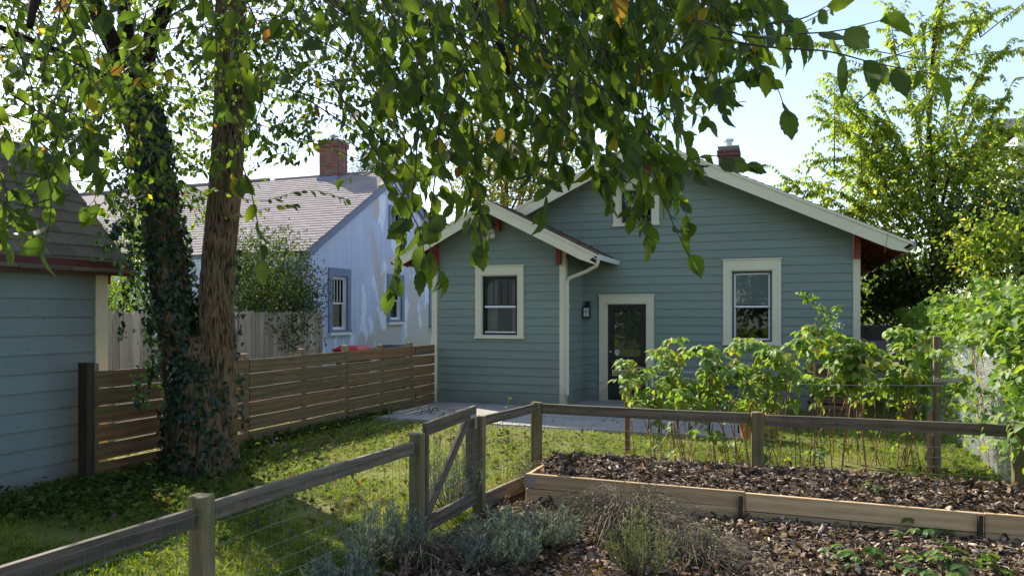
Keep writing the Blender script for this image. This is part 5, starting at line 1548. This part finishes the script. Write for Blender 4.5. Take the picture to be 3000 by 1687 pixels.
# behind the house and the neighbour
b = pt(1490, 1000, 34); b.z = 0
limb_tree('yellowing_tree', 'yellowing autumn tree rising behind the two house roofs', 'tree', b, 9, M['yellow'], (pt(1490, 470, 34), (3.4, 2.5, 2.6)), 9000, .20, Q3, None, .22, 12, 110, .42, 31)
b = pt(1090, 1000, 44); b.z = 0
limb_tree('pine_tree', 'hazy pine behind the stucco house ridge', 'tree', b, 11, M['pine'], (pt(1110, 500, 44), (2.0, 2.0, 1.9)), 4200, .28, [T_blade(.12, .2)], None, .2, 12, 60, .3, 32)
b = pt(20, 900, 26); b.z = 0
limb_tree('distant_tree', 'thin distant tree above the shed roof', 'tree', b, 7, M['yellow'], (pt(10, 430, 26), (1.3, 1.3, 1.0)), 1600, .15, Q3, None, .1, 8, 40, .2, 33)
# over the board fence
b = Vector((-12.6, 12.1, 0))
limb_tree('flowering_shrub', 'rounded green shrub dotted with pale pink flowers behind the board fence', 'shrub', (-11.3, 13.9, 0), 3, M['bush'], ((-11.15, 14.0, 2.35), (.95, 1.45, 1.55)), 15000, .085, Q3, None, .07, 12, 90, .2, 41)
fs = bpy.data.objects['flowering_shrub']
n = 30
P = crown_pts((-10.7, 13.8, 2.7), (.7, 1.1, .9), n, 30, .2, 43)
PP = np.repeat(P, 5, 0); AA = rdir(5 * n, .2)
mass('flowers', [T_quad(.8, .1)], PP, AA, rdir(5 * n), NR.uniform(.03, .05, 5 * n), NR.random(5 * n), M['pinkfl'], fs, 'stuff')
limb_tree('lime_shrub', 'bright lime-green shrub above the board fence beside the shed', 'shrub', (-12.6, 10.3, 0), 3, M['lime'], ((-12.5, 10.6, 1.95), (1.0, 1.5, .95)), 7500, .075, Q3, None, .06, 10, 80, .17, 45)
limb_tree('lime_shrub', 'sunlit yellow-green sapling between the twin trunks behind the fence', 'shrub', (-13.3, 12.2, 0), 4, M['lime'], ((-13.2, 12.4, 3.2), (.9, .9, 1.0)), 2300, .10, Q3, None, .05, 9, 50, .2, 46)

# trees at the back of the camera, seen only as reflections in the window glass
for k_, (x_, y_, h_) in enumerate(((-7, -9, 6.0), (1.5, -11, 7.0), (9, -7, 5.5), (-1, -16, 9))):
    limb_tree('garden_tree', 'leafy garden tree seen only as a reflection in the house windows', 'tree', (x_, y_, 0), 8, M['bush'], ((x_, y_, h_ * .62), (3.6, 2.2, h_ * .55)), 9000, .34, Q3, 'trees reflected in the windows', .2, 8, 70, .5, 80 + k_)
# far white house at the right
fh = thing('white_house', 'distant white house with dark roof behind the right-hand trees', 'house', pt(3110, 1000, 30))
c = pt(3110, 920, 30)
FHX, FHY = c.x, c.y
z_e = pt(2980, 430, 30).z
m = MB().box(FHX - 2.2, FHX + 6, FHY - 3, FHY + 3, -.1, z_e).build('wall', M['farwall'], fh)
MB().prism([(-3.4, z_e), (0, z_e + 1.1), (3.4, z_e), (3.4, z_e + .15), (0, z_e + 1.28), (-3.4, z_e + .15)], lambda p, q, e: (e, FHY + p, q), FHX - 2.6, FHX + 6.3).build('roof', M['rooffar'], fh)
for wx in (-1.3, .9):
    w = MB().box(FHX + wx, FHX + wx + 1.0, FHY - 3.06, FHY - 2.99, z_e - 2.2, z_e - .7).build('window', M['white'], fh)
    MB().box(FHX + wx + .1, FHX + wx + .9, FHY - 3.08, FHY - 3.061, z_e - 2.1, z_e - .8).build('pane', M['blacktrim'], w)

# ================================================================== CHAIN-LINK FENCE AND VINE
cf = thing('chain_link_fence', 'chain link fence almost hidden under vines at the right', 'fence', (2.15, 11, 0))
CU = 2.15; ch0, ch1, chh = 6.6, 17.5, 1.75
m = MB(); st = .062; k = ch0 - chh
while k < ch1:
    for sg in (1, -1):
        a = [k, 0] if sg == 1 else [k + chh, 0]
        y0, y1 = (k, k + chh) if sg == 1 else (k + chh, k)
        za, zb_ = .03, chh
        lo, hi = ch0, ch1
        # clip to the fence's length
        def cl(y, other, z, zo):
            if y < lo: f = (lo - y) / (other - y); return lo, z + (zo - z) * f
            if y > hi: f = (hi - y) / (other - y); return hi, z + (zo - z) * f
            return y, z
        ya, zaa = cl(y0, y1, za, zb_); yb, zbb = cl(y1, y0, zb_, za)
        m.tube([(CU + .003 * sg, ya, zaa), (CU + .003 * sg, yb, zbb)], .0026, 3, False)
    k += st
m.build('chain_link', M['galv'], cf, False, False)
MB().tube([(CU, ch0, chh), (CU, ch1, chh)], .022, 8).build('top_rail', M['galv'], cf, True)
for y in (6.6, 9.3, 12.0, 14.7, 17.4):
    MB().tube([(CU + .03, y, -.1), (CU + .03, y, chh + .03)], .028, 8).build('post', M['galv'], cf, True)
vine = thing('climbing_vine', 'bright green leafy vine sprawling over the chain link fence', 'vine', (2.4, 10, 0))
Pv, Av, Nv, Sv = [], [], [], []
VM_ = MB()
for s in range(46):
    y = R.uniform(6.7, 17.2); x = CU + R.uniform(-.02, .15); h = R.uniform(1.3, 2.15) if y < 10.5 else R.uniform(1.2, 1.9)
    pp, rq = smooth_path([(x, y, 0), (x + R.gauss(0, .05), y + R.gauss(0, .3), h * .6), (x + R.gauss(0, .15), y + R.gauss(0, .4), h), (x + R.gauss(-.12, .2), y + R.gauss(0, .4), h * .95 + .1)], [.008, .006, .004, .002], 10)
    VM_.tube(pp, rq, 4, False)
VM_.build('stems', M['cane'], vine, False, False)
for q in range(24000):
    y = 6.6 + (17.3 - 6.6) * R.random() ** 1.25; z = R.random() ** .75
    top = 2.10 + .45 * noise.noise(Vector((y * 1.3, 0, 3))) + .25 * noise.noise(Vector((y * 4.1, 2, 3))) - .020 * max(0, y - 9) if y < 13 else 1.95 + .2 * noise.noise(Vector((y * .9, 0, 3)))
    dens = noise.noise(Vector((y * 1.1, z * 2.4, 7)))
    zz = z * top
    if 8.8 < y < 14.5 and .25 < zz < 1.45 and R.random() < .72 - .5 * max(0, dens): continue
    if zz < 1.5 and dens < .06 + R.gauss(0, .14) and y < 12.5: continue
    if zz >= 1.5 and dens < -.22 + R.gauss(0, .1): continue
    bul = .30 * math.sin(min(1, zz / top) * math.pi * .9) + .10
    x = CU + .25 - R.random() ** .6 * (bul + .35 * (zz / top) ** 3)
    if zz < 1.2 and R.random() < .3: x = CU - R.uniform(.02, .10)
    Pv.append((x, y, zz)); Av.append((R.gauss(-.5, .8), R.gauss(-.2, .8), R.gauss(-.35, .6))); Nv.append((R.gauss(-.4, .8), R.gauss(-.2, .8), R.gauss(.8, .6))); Sv.append(R.uniform(.04, .095))
# sprays reaching out towards the garden
for q in range(26):
    y = R.uniform(6.6, 9.5); z0_ = R.uniform(.5, 1.9); L = R.uniform(.25, .6)
    for k in range(16):
        f = k / 15
        Pv.append((CU - .1 - L * f + R.gauss(0, .03), y + R.gauss(0, .06) - .1 * f, z0_ + .25 * math.sin(f * 2.4) * L * 2 - .1 * f)); Av.append((R.gauss(-.6, .6), R.gauss(-.2, .6), R.gauss(-.55, .5))); Nv.append((R.gauss(-.3, .5), R.gauss(-.2, .5), 1)); Sv.append(R.uniform(.06, .12))
n = len(Pv)
mass('leaves', [T_ivy(), T_simple(.7, .25, .25), T_simple(.8, .4, .2)], Pv, Av, Nv, Sv, NR.random(n), M['vine'], vine, 'stuff')

# ================================================================== RASPBERRIES
tri = [T_tri([(0, 1.0, (0, .28, -.02)), (1.15, .82, (0.02, .12, 0)), (-1.15, .82, (-.02, .12, 0))]), T_tri([(0.1, .95, (0, .25, 0)), (1.35, .75, (0, .1, 0)), (-1.0, .85, (0, .1, -.03)), (.75, .6, (0, .05, .02))])]
bl = [leaf_mesh('leaf', tri[k % 2], M['berry'], r) for k, r in enumerate((.05, .2, .32, .44, .55, .66, .78, .95))]
BTOP = [(1820, 1110), (1850, 1030), (1960, 985), (2010, 1060), (2060, 1010), (2120, 960), (2180, 1000), (2240, 965), (2300, 915), (2380, 905), (2450, 960), (2520, 985), (2600, 960), (2680, 960), (2760, 1040)]
nb_ = 22
for k in range(nb_):
    pxk = 1870 + (2740 - 1870) * (k + R.uniform(.2, .8)) / nb_
    base = hz(pxk, 1335 + R.uniform(-15, 30), .08)
    Yk = proj(base)[2]
    lab = {0: 'raspberry bush hugging the reddish trellis post before the black door', nb_ - 1: 'raspberry bush right beside the pale square trellis post',
           9: 'raspberry bush growing just behind the middle post of the garden fence'}.get(k, 'raspberry bush in the row with bare reddish canes, away from any post')
    t = thing('raspberry_bush', lab, 'raspberry bush', base, 'raspberry bushes in the row between trellis posts')
    for c_ in range(R.randint(3, 4)):
        ex_ = pxk + R.gauss(0, 60); ey_ = interp(ex_, BTOP) + R.uniform(-10, 110) + (80 if c_ > 1 else 0)
        s = base + Vector((R.gauss(0, .08), R.gauss(0, .12), -.06))
        e = pt(ex_, ey_, Yk + R.gauss(0, .25))
        tipd = RIGHT * R.gauss(0, .18) + FWD * R.gauss(0, .15)
        q, rq = smooth_path([s, s.lerp(e, .5) + Vector((R.gauss(0, .05), R.gauss(0, .05), .05)), e - UP * .04, e + tipd - UP * .05], [.0065, .0055, .004, .002], 16)
        MB().tube(q, rq, 5, False).build('cane', M['cane'], t, True, False)
        nlf = R.randint(15, 19)
        for w in range(nlf):
            f = R.uniform(.42, 1.0) if w > 0 else R.uniform(.1, .4)
            i = min(int(f * 16), 15); p = q[i].lerp(q[i + 1], f * 16 - i)
            az = R.uniform(0, 6.28); d = Vector((math.cos(az), math.sin(az), R.uniform(-.7, .25))).normalized()
            pl = R.uniform(.03, .12)
            leaf_obj('leaf', bl[R.randint(0, 7)], p + d * pl, d - UP * .35, UP + Vector((R.gauss(0, .35), R.gauss(0, .35), 0)), R.uniform(.080, .125), t)
lb = thing('leafy_weed', 'tall leafy shoot with white flower cluster at the raspberries right end', 'plant', hz(2440, 1345, .05))
e = pt(2430, 905, 9.0); s = hz(2440, 1345, .0)
q, rq = smooth_path([s, s.lerp(e, .6) + RIGHT * .05, e], [.007, .005, .002], 12)
q2, rq2 = smooth_path([q[9], pt(2380, 880, 9.0), pt(2345, 868, 9.0)], [.004, .003, .002], 12)
MB().tube(q, rq, 5).tube(q2, rq2, 5).build('stem', M['cane'], lb, True, False)
PL = [q[i % 13] + Vector((R.gauss(0, .05), R.gauss(0, .05), R.gauss(0, .03))) for i in range(4, 200) if (i % 13) > 6] + [q2[R.randint(1, 12)] + Vector((R.gauss(0, .03), R.gauss(0, .03), R.gauss(0, .02))) for i in range(60)]
PL = np.array([tuple(p) for p in PL]); n = len(PL)
mass('leaves', [T_simple(.5, .2, .2)], PL, rdir(n, -.1), rdir(n, 1), NR.uniform(.05, .09, n), NR.random(n), M['vine'], lb, 'stuff')
pw = pt(2452, 955, 8.9); PW = np.array(tuple(pw)) + NR.normal(0, .03, (70, 3))
mass('flowers', [T_quad(.9, .1)], PW, rdir(70), rdir(70), NR.uniform(.012, .022, 70), NR.random(70), M['whitefl'], lb, 'stuff')
for (bx_, by_) in ((1799, 1117), (1815, 1113)):
    pb = pt(bx_, by_, 9.0)
    bo = MB().tube([pb - UP * .012, pb - UP * .006, pb + UP * .006, pb + UP * .012], [.003, .008, .007, .003], 8).build('berry', M['berryfruit'], bpy.data.objects['raspberry_bush'], True)

# ================================================================== PATIO FURNITURE BEHIND THE RASPBERRIES
def chair(c, rot, label):
    t = thing('patio_chair', label, 'chair', (c[0], c[1], .03), 'metal patio chairs behind the raspberries')
    cr_, sr_ = math.cos(rot), math.sin(rot)
    def L(x, y, z): return (c[0] + x * cr_ - y * sr_, c[1] + x * sr_ + y * cr_, z + .035)
    for sx in (-.24, .24):
        MB().tube([L(sx, -.24, 0), L(sx, -.24, .62), L(sx, -.20, .66), L(sx, .18, .66), L(sx, .22, .63)], .013, 6).build('arm', M['metal'], t, True)
        MB().tube([L(sx, .26, 0), L(sx, .22, .42), L(sx, .30, .92)], .013, 6).build('leg', M['metal'], t, True)
    MB().tube([L(-.24, .30, .92), L(0, .31, .96), L(.24, .30, .92)], .013, 6).build('top_rail', M['metal'], t, True)
    m = MB()
    for k in range(7):
        m.tube([L(-.21 + .07 * k, .23, .44), L(-.21 + .07 * k, .305, .93)], .006, 4)
    m.build('back_slats', M['metal'], t)
    m = MB()
    for k in range(9):
        y = -.24 + .057 * k
        m.tube([L(-.24, y, .42), L(.24, y, .42)], .010, 4)
    m.build('seat', M['metal'], t)
p1 = hz(1960, 1262, .03); p2 = hz(2140, 1258, .03)
chair((p1.x, p1.y), .5, 'black metal patio chair next to the back door')
chair((p2.x, p2.y), -.35, 'black metal patio chair in front of the blue storage box')
bb = hz(2110, 1205, .03)
t = thing('storage_box', 'blue plastic storage box against the house wall', 'storage box', (bb.x, bb.y + .4, .03))
MB().box(bb.x - .65, bb.x + .65, 14.75, 15.35, .036, .50).build('body', M['bluebox'], t)
MB().box(bb.x - .68, bb.x + .68, 14.71, 15.38, .503, .56).build('lid', M['bluebox'], t)
for k in (-.42, 0, .42): MB().box(bb.x + k - .02, bb.x + k + .02, 14.73, 14.749, .06, .49).build('rib', M['bluebox'], t)
# terracotta pot with herbs
pc = hz(2205, 1288, 0.0)
t = thing('terracotta_pot', 'large terracotta pot standing on the patio edge', 'pot', pc)
def lathe(c, prof, seg=28):
    v = []; f = []
    for r, z in prof:
        for k in range(seg): v.append((c[0] + r * math.cos(2 * math.pi * k / seg), c[1] + r * math.sin(2 * math.pi * k / seg), z))
    for i in range(len(prof) - 1):
        for k in range(seg): f.append((i * seg + k, i * seg + (k + 1) % seg, (i + 1) * seg + (k + 1) % seg, (i + 1) * seg + k))
    return v, f
v, f = lathe(pc, [(.02, .005), (.15, .005), (.155, .02), (.215, .33), (.24, .335), (.245, .40), (.225, .40), (.21, .36), (.02, .35)])
put('pot', v, f, M['terra'], t, True)
pp_ = thing('potted_herb', 'bushy light green herb growing in the terracotta pot', 'plant', (pc.x, pc.y, .36))
n = 900
P = np.array((pc.x, pc.y, .47)) + NR.normal(0, 1, (n, 3)) * np.array([.15, .15, .075])
P[:, 2] = np.maximum(P[:, 2], .37)
mass('leaves', [T_simple(.6, .2, .2)], P, rdir(n, .3), rdir(n, 1), NR.uniform(.03, .06, n), NR.random(n), M['lime'], pp_, 'stuff')
m = MB()
for k in range(10):
    e = Vector((pc.x + R.gauss(0, .14), pc.y + R.gauss(0, .14), R.uniform(.5, .75))); m.tube([(pc.x, pc.y, .355), e], .003, 4, False)
m.build('stems', M['cane'], pp_, False, False)
# stacked wooden boxes further right on the grass
cb = hz(2440, 1235, 0.0)
for k, (z0_, dx) in enumerate(((0.0, 0), (.33, .05), (.66, -.03))):
    t = thing('wooden_crate', ['brown slatted crate at the bottom of the stack behind the raspberries', 'brown slatted crate in the middle of the stack behind the raspberries', 'brown slatted crate on top of the stack behind the raspberries'][k], 'crate', (cb.x + dx, cb.y, z0_), 'stacked crates behind the raspberries')
    for s in (0, 1, 2):
        zz = z0_ + .06 + .105 * s
        for (a, b_) in (((-.42, -.3), (.42, -.3)), ((-.42, .3), (.42, .3))):
            beam('slat', (cb.x + dx + a[0], cb.y + a[1], zz), (cb.x + dx + b_[0], cb.y + b_[1], zz), .02, .09, M['crate'], t, .003)
        for xx in (-.41, .41):
            beam('slat', (cb.x + dx + xx, cb.y - .285, zz), (cb.x + dx + xx, cb.y + .285, zz), .02, .09, M['crate'], t, .003)
    for xx in (-.39, .39):
        for yy in (-.27, .27): box('corner_block', cb.x + dx + xx - .02, cb.x + dx + xx + .02, cb.y + yy - .02, cb.y + yy + .02, z0_ + .01, z0_ + .32, M['crate'], t)
    box('base', cb.x + dx - .40, cb.x + dx + .40, cb.y - .29, cb.y + .29, z0_ + .012, z0_ + .03, M['crate'], t)
# parked car glimpsed past the corner
cc = pt(2560, 1000, 25); cc.z = 0
t = thing('parked_car', 'dark purple car parked beyond the house corner', 'car', cc)
prof = [(-2.1, .35), (-2.15, .75), (-1.95, .95), (-1.2, 1.02), (-.65, 1.45), (.75, 1.48), (1.45, 1.05), (2.05, .95), (2.15, .6), (2.1, .35)]
def CX(p, q, e): return (cc.x + p, cc.y + e, q)
MB().prism([(-2.1, .32), (-2.15, .75), (-1.95, .93), (-1.25, 1.0), (1.5, 1.02), (2.05, .93), (2.15, .6), (2.1, .32)], CX, -.88, .88).build('body', M['car'], t)
MB().prism([(-1.25, 1.003), (-.62, 1.44), (.75, 1.47), (1.5, 1.023)], CX, -.74, .74).build('cabin', M['blackbin'], t)
MB().prism([(-.66, 1.445), (-.6, 1.49), (.72, 1.52), (.80, 1.473)], CX, -.70, .70).build('roof', M['car'], t)
for xw in (-1.35, 1.35):
    for sy in (-.9, .72):
        MB().tube([(cc.x + xw, cc.y + sy, .32), (cc.x + xw, cc.y + sy + .2, .32)], .32, 18).build('wheel', M['blackbin'], t, False)

# ================================================================== HERBS IN THE FOREGROUND
def spiky(name, label, cat, base, rad, h, nst, mat, group=None, ln=(.018, .040), seed=1, dens=1.0, stemm=None, wleaf=.16):
    rg = random.Random(seed)
    t = thing(name, label, cat, base, group)
    m = MB(); P1, A1, N1, S1 = [], [], [], []
    b = Vector(base)
    for k in range(nst):
        az = rg.uniform(0, 6.283); rr = rad * math.sqrt(rg.random()); lean = rr / rad
        s = b + Vector((math.cos(az), math.sin(az), 0)) * rr * .25
        hh = h * rg.uniform(.55, 1.1) * (1 - .45 * lean * lean)
        e = b + Vector((math.cos(az) * rr, math.sin(az) * rr, hh))
        q, rq = smooth_path([s, s.lerp(e, .5) + Vector((math.cos(az), math.sin(az), 0)) * rad * .15 - UP * hh * .05, e], [.004, .003, .0015], 8)
        m.tube(q, rq, 3, False)
        nl = int(26 * dens)
        for w in range(nl):
            f = .35 + .65 * w / nl; i = min(int(f * 8), 7); p = q[i].lerp(q[i + 1], f * 8 - i); d = (q[i + 1] - q[i]).normalized()
            a2 = rg.uniform(0, 6.283); sd = Vector((math.cos(a2), math.sin(a2), .1))
            P1.append(p); A1.append(d * .75 + sd * .8); N1.append(sd.cross(d) + Vector((0, 0, .5))); S1.append(rg.uniform(*ln))
    m.build('stems', stemm or M['twig'], t, False, False)
    n = len(P1)
    mass('leaves', [T_blade(wleaf, .1), T_blade(wleaf * 1.2, -.1)], np.array([tuple(p) for p in P1]), np.array([tuple(p) for p in A1]), np.array([tuple(p) for p in N1]), np.array(S1), NR.random(n), mat, t, 'stuff')
    return t
LG = 'lavender bushes by the garden fence'
spiky('lavender_bush', 'silvery lavender bush in front of the gate post', 'lavender', hz(1460, 1660, .01), .34, .42, 105, M['lav'], LG, (.025, .055), 61)
spiky('lavender_bush', 'sprawling lavender bush against the rail fence mesh', 'lavender', hz(1090, 1640, .01) + Vector((.1, 0, 0)), .36, .46, 80, M['lav'], LG, (.025, .055), 62)
spiky('lavender_bush', 'lavender sprigs growing up through the garden gate', 'lavender', hz(1320, 1500, .01), .34, .72, 60, M['lav'], LG, (.025, .055), 63)
spiky('lavender_bush', 'low lavender clump at the foot of the round-topped post', 'lavender', hz(905, 1720, .01) + Vector((.25, 0, 0)), .25, .3, 70, M['lav'], LG, (.025, .05), 64)
spiky('lavender_bush', 'small lavender clump between the gate and the dry twiggy bush', 'lavender', hz(1600, 1600, .01), .30, .34, 80, M['lav'], LG, (.025, .05), 65)
spiky('rosemary_bush', 'pale yellow-green rosemary with arching stems amid the dry twigs', 'rosemary', hz(1880, 1690, .01), .26, .48, 80, M['rose'], None, (.02, .04), 66)
def twiggy(base, rad, h, n, label, seed, green=.15):
    rg = random.Random(seed); b = Vector(base)
    t = thing('dry_bush', label, 'bush', base, 'dry twiggy herb bushes')
    V, Fc, RN = [], [], []; Pl = []
    mb = MB(); cnt = []
    for k in range(n):
        az = rg.uniform(0, 6.283); d = Vector((math.cos(az), math.sin(az), 0)); rr = rad * rg.uniform(.3, 1.15)
        s = b + d * rad * rg.uniform(0, .35); e = b + d * rr + Vector((rg.gauss(0, .06), rg.gauss(0, .06), h * rg.uniform(.05, .95) * (1 - .5 * rr / rad / 1.15)))
        mid = s.lerp(e, .5) + UP * h * rg.uniform(.15, .6) + Vector((rg.gauss(0, .05), rg.gauss(0, .05), 0))
        q, rq = smooth_path([s, mid, e], [.0026, .0018, .0010], 7)
        n0 = len(mb.v); mb.tube(q, rq, 3, False); cnt.append((len(mb.v) - n0, rg.random()))
        if rg.random() < green * 2:
            for w in range(8): Pl.append(tuple(q[rg.randint(3, 7)] + Vector((rg.gauss(0, .015), rg.gauss(0, .015), rg.gauss(0, .01)))))
    o = mb.build('stems', M['deadstem'], t, False, False); o['kind'] = 'stuff'
    at = o.data.attributes.new('rnd', 'FLOAT', 'POINT'); at.data.foreach_set('value', np.repeat([c[1] for c in cnt], [c[0] for c in cnt]).astype(np.float32))
    if Pl:
        k = len(Pl); mass('leaves', [T_quad(.6, .1)], Pl, rdir(k, .2), rdir(k, 1), NR.uniform(.010, .022, k), NR.random(k), M['rose'], t, 'stuff')
twiggy(hz(1830, 1560, .02), .62, .42, 620, 'broad dry twiggy thyme bush in front of the raised bed', 71)
twiggy(hz(2040, 1640, .02), .45, .26, 380, 'low dark dry twiggy bush right of the rosemary', 72)
twiggy(hz(1560, 1420, .02) + Vector((.1, -.1, 0)), .34, .36, 170, 'sparse dry stems by the corner of the raised bed', 73, .3)
twiggy(hz(1230, 1650, .02), .45, .30, 260, 'tangle of dry stems under the lavender by the fence', 74, .1)
def leafy(name, label, cat, base, rad, h, n, s0, s1, mat, group=None):
    t = thing(name, label, cat, base, group); b = Vector(base)
    ms = [leaf_mesh('leaf', tri[k % 2], mat, r) for k, r in enumerate((.1, .4, .65, .9))]
    m = MB()
    for k in range(n):
        az = R.uniform(0, 6.283); rr = rad * math.sqrt(R.random()); p = b + Vector((math.cos(az) * rr, math.sin(az) * rr, h * R.uniform(.4, 1.0) * (1 - .4 * rr / rad)))
        m.tube([b + Vector((math.cos(az), math.sin(az), 0)) * rr * .2, b.lerp(p, .6) + UP * .03, p], .002, 4, False)
        leaf_obj('leaf', ms[R.randint(0, 3)], p, Vector((math.cos(az), math.sin(az), -.15)), UP + Vector((R.gauss(0, .3), R.gauss(0, .3), 0)), R.uniform(s0, s1), t)
    m.build('stems', M['straw'], t, False, False)
SG = 'strawberry plants on the mulch'
leafy('strawberry_plant', 'strawberry plant just in front of the raised bed boards', 'strawberry', hz(2700, 1575, .02), .26, .19, 24, .05, .085, M['straw'], SG)
leafy('strawberry_plant', 'strawberry plant around the short grey stake', 'strawberry', hz(2520, 1655, .02), .24, .16, 20, .045, .08, M['straw'], SG)
leafy('strawberry_plant', 'largest strawberry plant, beyond the short grey stake', 'strawberry', hz(2790, 1690, .02), .34, .22, 36, .055, .095, M['straw'], SG)
st_ = beam('short_stake', hz(2525, 1680, -.1), hz(2510, 1660, .22), .012, .05, M['board'], None, .002)
tag(st_, 'short grey wooden stake leaning out of the mulch', 'stake')
leafy('seedling', 'feathery green seedling at the left end of the raised bed', 'plant', hz(1700, 1345, .36), .09, .10, 16, .02, .035, M['vine'])
leafy('seedling', 'small weed seedlings in the middle of the raised bed', 'plant', hz(2560, 1440, .36), .14, .08, 10, .02, .032, M['vine'])
gw = thing('climbing_weed', 'thin weed climbing the wire mesh between gate and corner post', 'weed', (-2.70, 6.95, 0))
q, rq = smooth_path([(-2.70, 6.95, 0), (-2.68, 6.98, .45), (-2.72, 6.93, .8), (-2.66, 6.98, 1.02)], [.004, .003, .002, .0015], 12)
MB().tube(q, rq, 4, False).build('stem', M['cane'], gw, True, False)
lm2 = [leaf_mesh('leaf', tri[k % 2], M['vine'], r) for k, r in enumerate((.3, .7))]
for k in range(15):
    p = q[R.randint(3, 12)]; az = R.uniform(0, 6.28)
    leaf_obj('leaf', lm2[k % 2], p, Vector((math.cos(az), math.sin(az), -.2)), UP, R.uniform(.025, .05), gw)
